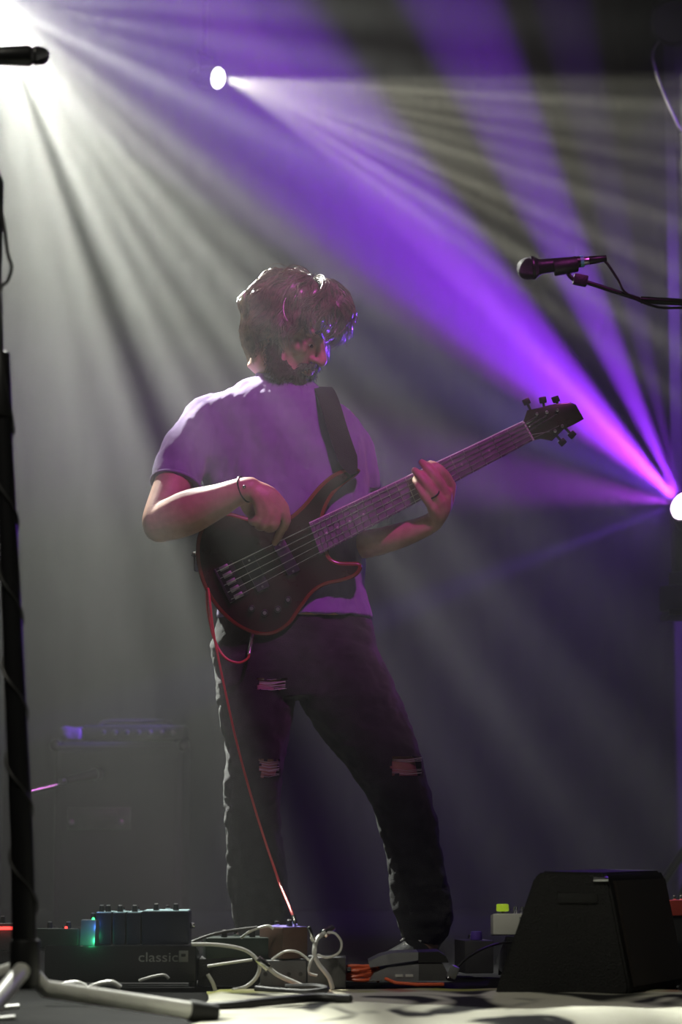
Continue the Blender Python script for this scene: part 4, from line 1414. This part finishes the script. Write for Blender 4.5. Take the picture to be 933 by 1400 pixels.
# volume pedal with treadle
YV = 5.72
vp = thing('volume_pedal', 'silver and black rocker volume pedal in front of the man\'s shoe', 'pedal', (P(558, 1340, YV).x, YV, .01))
def V(x, y, dy=0.0): return P(x, y, YV + dy)
def prism(outline, dy0, dy1):
    return MB().loft([[V(x, y, dy0) for x, y in outline], [V(x, y, dy0) + Vector((0, dy1 - dy0, 0)) for x, y in outline]])
prism([(505, 1341), (512, 1330), (530, 1323), (573, 1318), (573, 1341)], 0, .16).build('base', 'enamel_silver', vp)
prism([(573, 1341), (573, 1318), (606, 1318), (618, 1341)], 0.002, .16).build('base_end', 'enamel_grey', vp)
prism([(504, 1315), (520, 1307), (537, 1303), (572, 1302), (572, 1313), (537, 1318), (506, 1323)], .004, .15).build('treadle', 'enamel_silver', vp)
prism([(572, 1302), (600, 1301), (610, 1307), (614, 1316), (572, 1316)], .004, .15).build('treadle_pad', 'rubber', vp)
for x in (546, 560):
    MB().box(V(x, 1334, -.001), (.018, .002, .006), None, .0005).build('printed_label', 'print_glint_white', vp)
cable('black cable rising from a metal plug behind the stage monitor', [P(622, 1327, 5.72), P(634, 1314, 5.74), P(655, 1300, 5.78), P(682, 1290, 5.85), P(712, 1288, 5.9)], .0030, 'cable_black', (True, False))
pl = MB().box(P(620, 1329, 5.71), (.022, .014, .030), roty(math.radians(25)), .004).build('plug_block', 'enamel_silver')
tag(pl, 'square metal plug end standing on the rug beside the volume pedal', 'plug')

# right-hand board behind the monitor
YR = 5.95
pb2, x2, z2 = board('black metal pedalboard half hidden behind the stage monitor', 694, 914, 1281, 1338, YR, .28)
t, L, w, h = pedal('effects_pedal', 'white pedal with a yellow-green knob beside the stage monitor', 675, 726, 1249, 1278, YR - .005, .10, 'enamel_white', None, 0, -.06, 0, switch=False, jacks=1)
kn = MB().cyl(L(-w * .22, .03, h), L(-w * .22, .03, h + .006), .005, 10).build('knob_shaft', 'chrome', t)
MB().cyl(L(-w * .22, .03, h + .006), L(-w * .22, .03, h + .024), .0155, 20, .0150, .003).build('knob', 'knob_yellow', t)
for x in (.08, .14, .26, .30):
    MB().tube([L(w * x, .03, h), L(w * x + .002, .028, h + .018)], .0022, 8).build('toggle', 'chrome', t)
MB().cyl(L(w * .22, -.001, h * .8), L(w * .22, .003, h * .8), .0022, 8).build('screw', 'steel', t)
t, L, w, h = pedal('effects_pedal', 'red pedal with chrome knobs on the far end of the half hidden pedalboard', 917, 962, 1230, 1252, YR + .0, .10, 'enamel_red', None, 0, -.06, 4, 'chrome', knob_h=.010, knob_r=.004)
rb = MB().box((P(945, 1290, YR).x, YR + .07, P(945, 1253, YR).z / 2), (56 * mpp(YR), .12, P(945, 1253, YR).z), None, .006).build('riser_box', 'tolex')
tag(rb, 'plain black riser box under the red pedal', 'box')
t, L, w, h = pedal('effects_pedal', 'small black pedal with a violet knob between the man and the stage monitor', 636, 676, 1286, 1331, 6.15, .11, 'enamel_grey', None, .2, 0, 0, jacks=0)
MB().cyl(L(0.0, .03, h), L(0.0, .03, h + .022), .0155, 18, .014, .003).build('knob', 'knob_violet', t)
# ------------------------------------------------------------------ haze
hm = bpy.data.materials.new('stage_haze'); hm.use_nodes = True
nt = hm.node_tree
nt.nodes.remove(nt.nodes['Principled BSDF'])
vs_ = nt.nodes.new('ShaderNodeVolumeScatter')
vs_.inputs['Color'].default_value = (1, 1, 1, 1)
vs_.inputs['Density'].default_value = .03
vs_.inputs['Anisotropy'].default_value = .25
nt.links.new(vs_.outputs[0], nt.nodes['Material Output'].inputs['Volume'])
hz = MB().box((0, 8.55, 2.6), (8.0, 6.6, 5.6)).build('haze', hm, smooth=False)
tag(hz, 'thin theatrical haze filling the stage and showing the light beams', None, None, 'stuff')
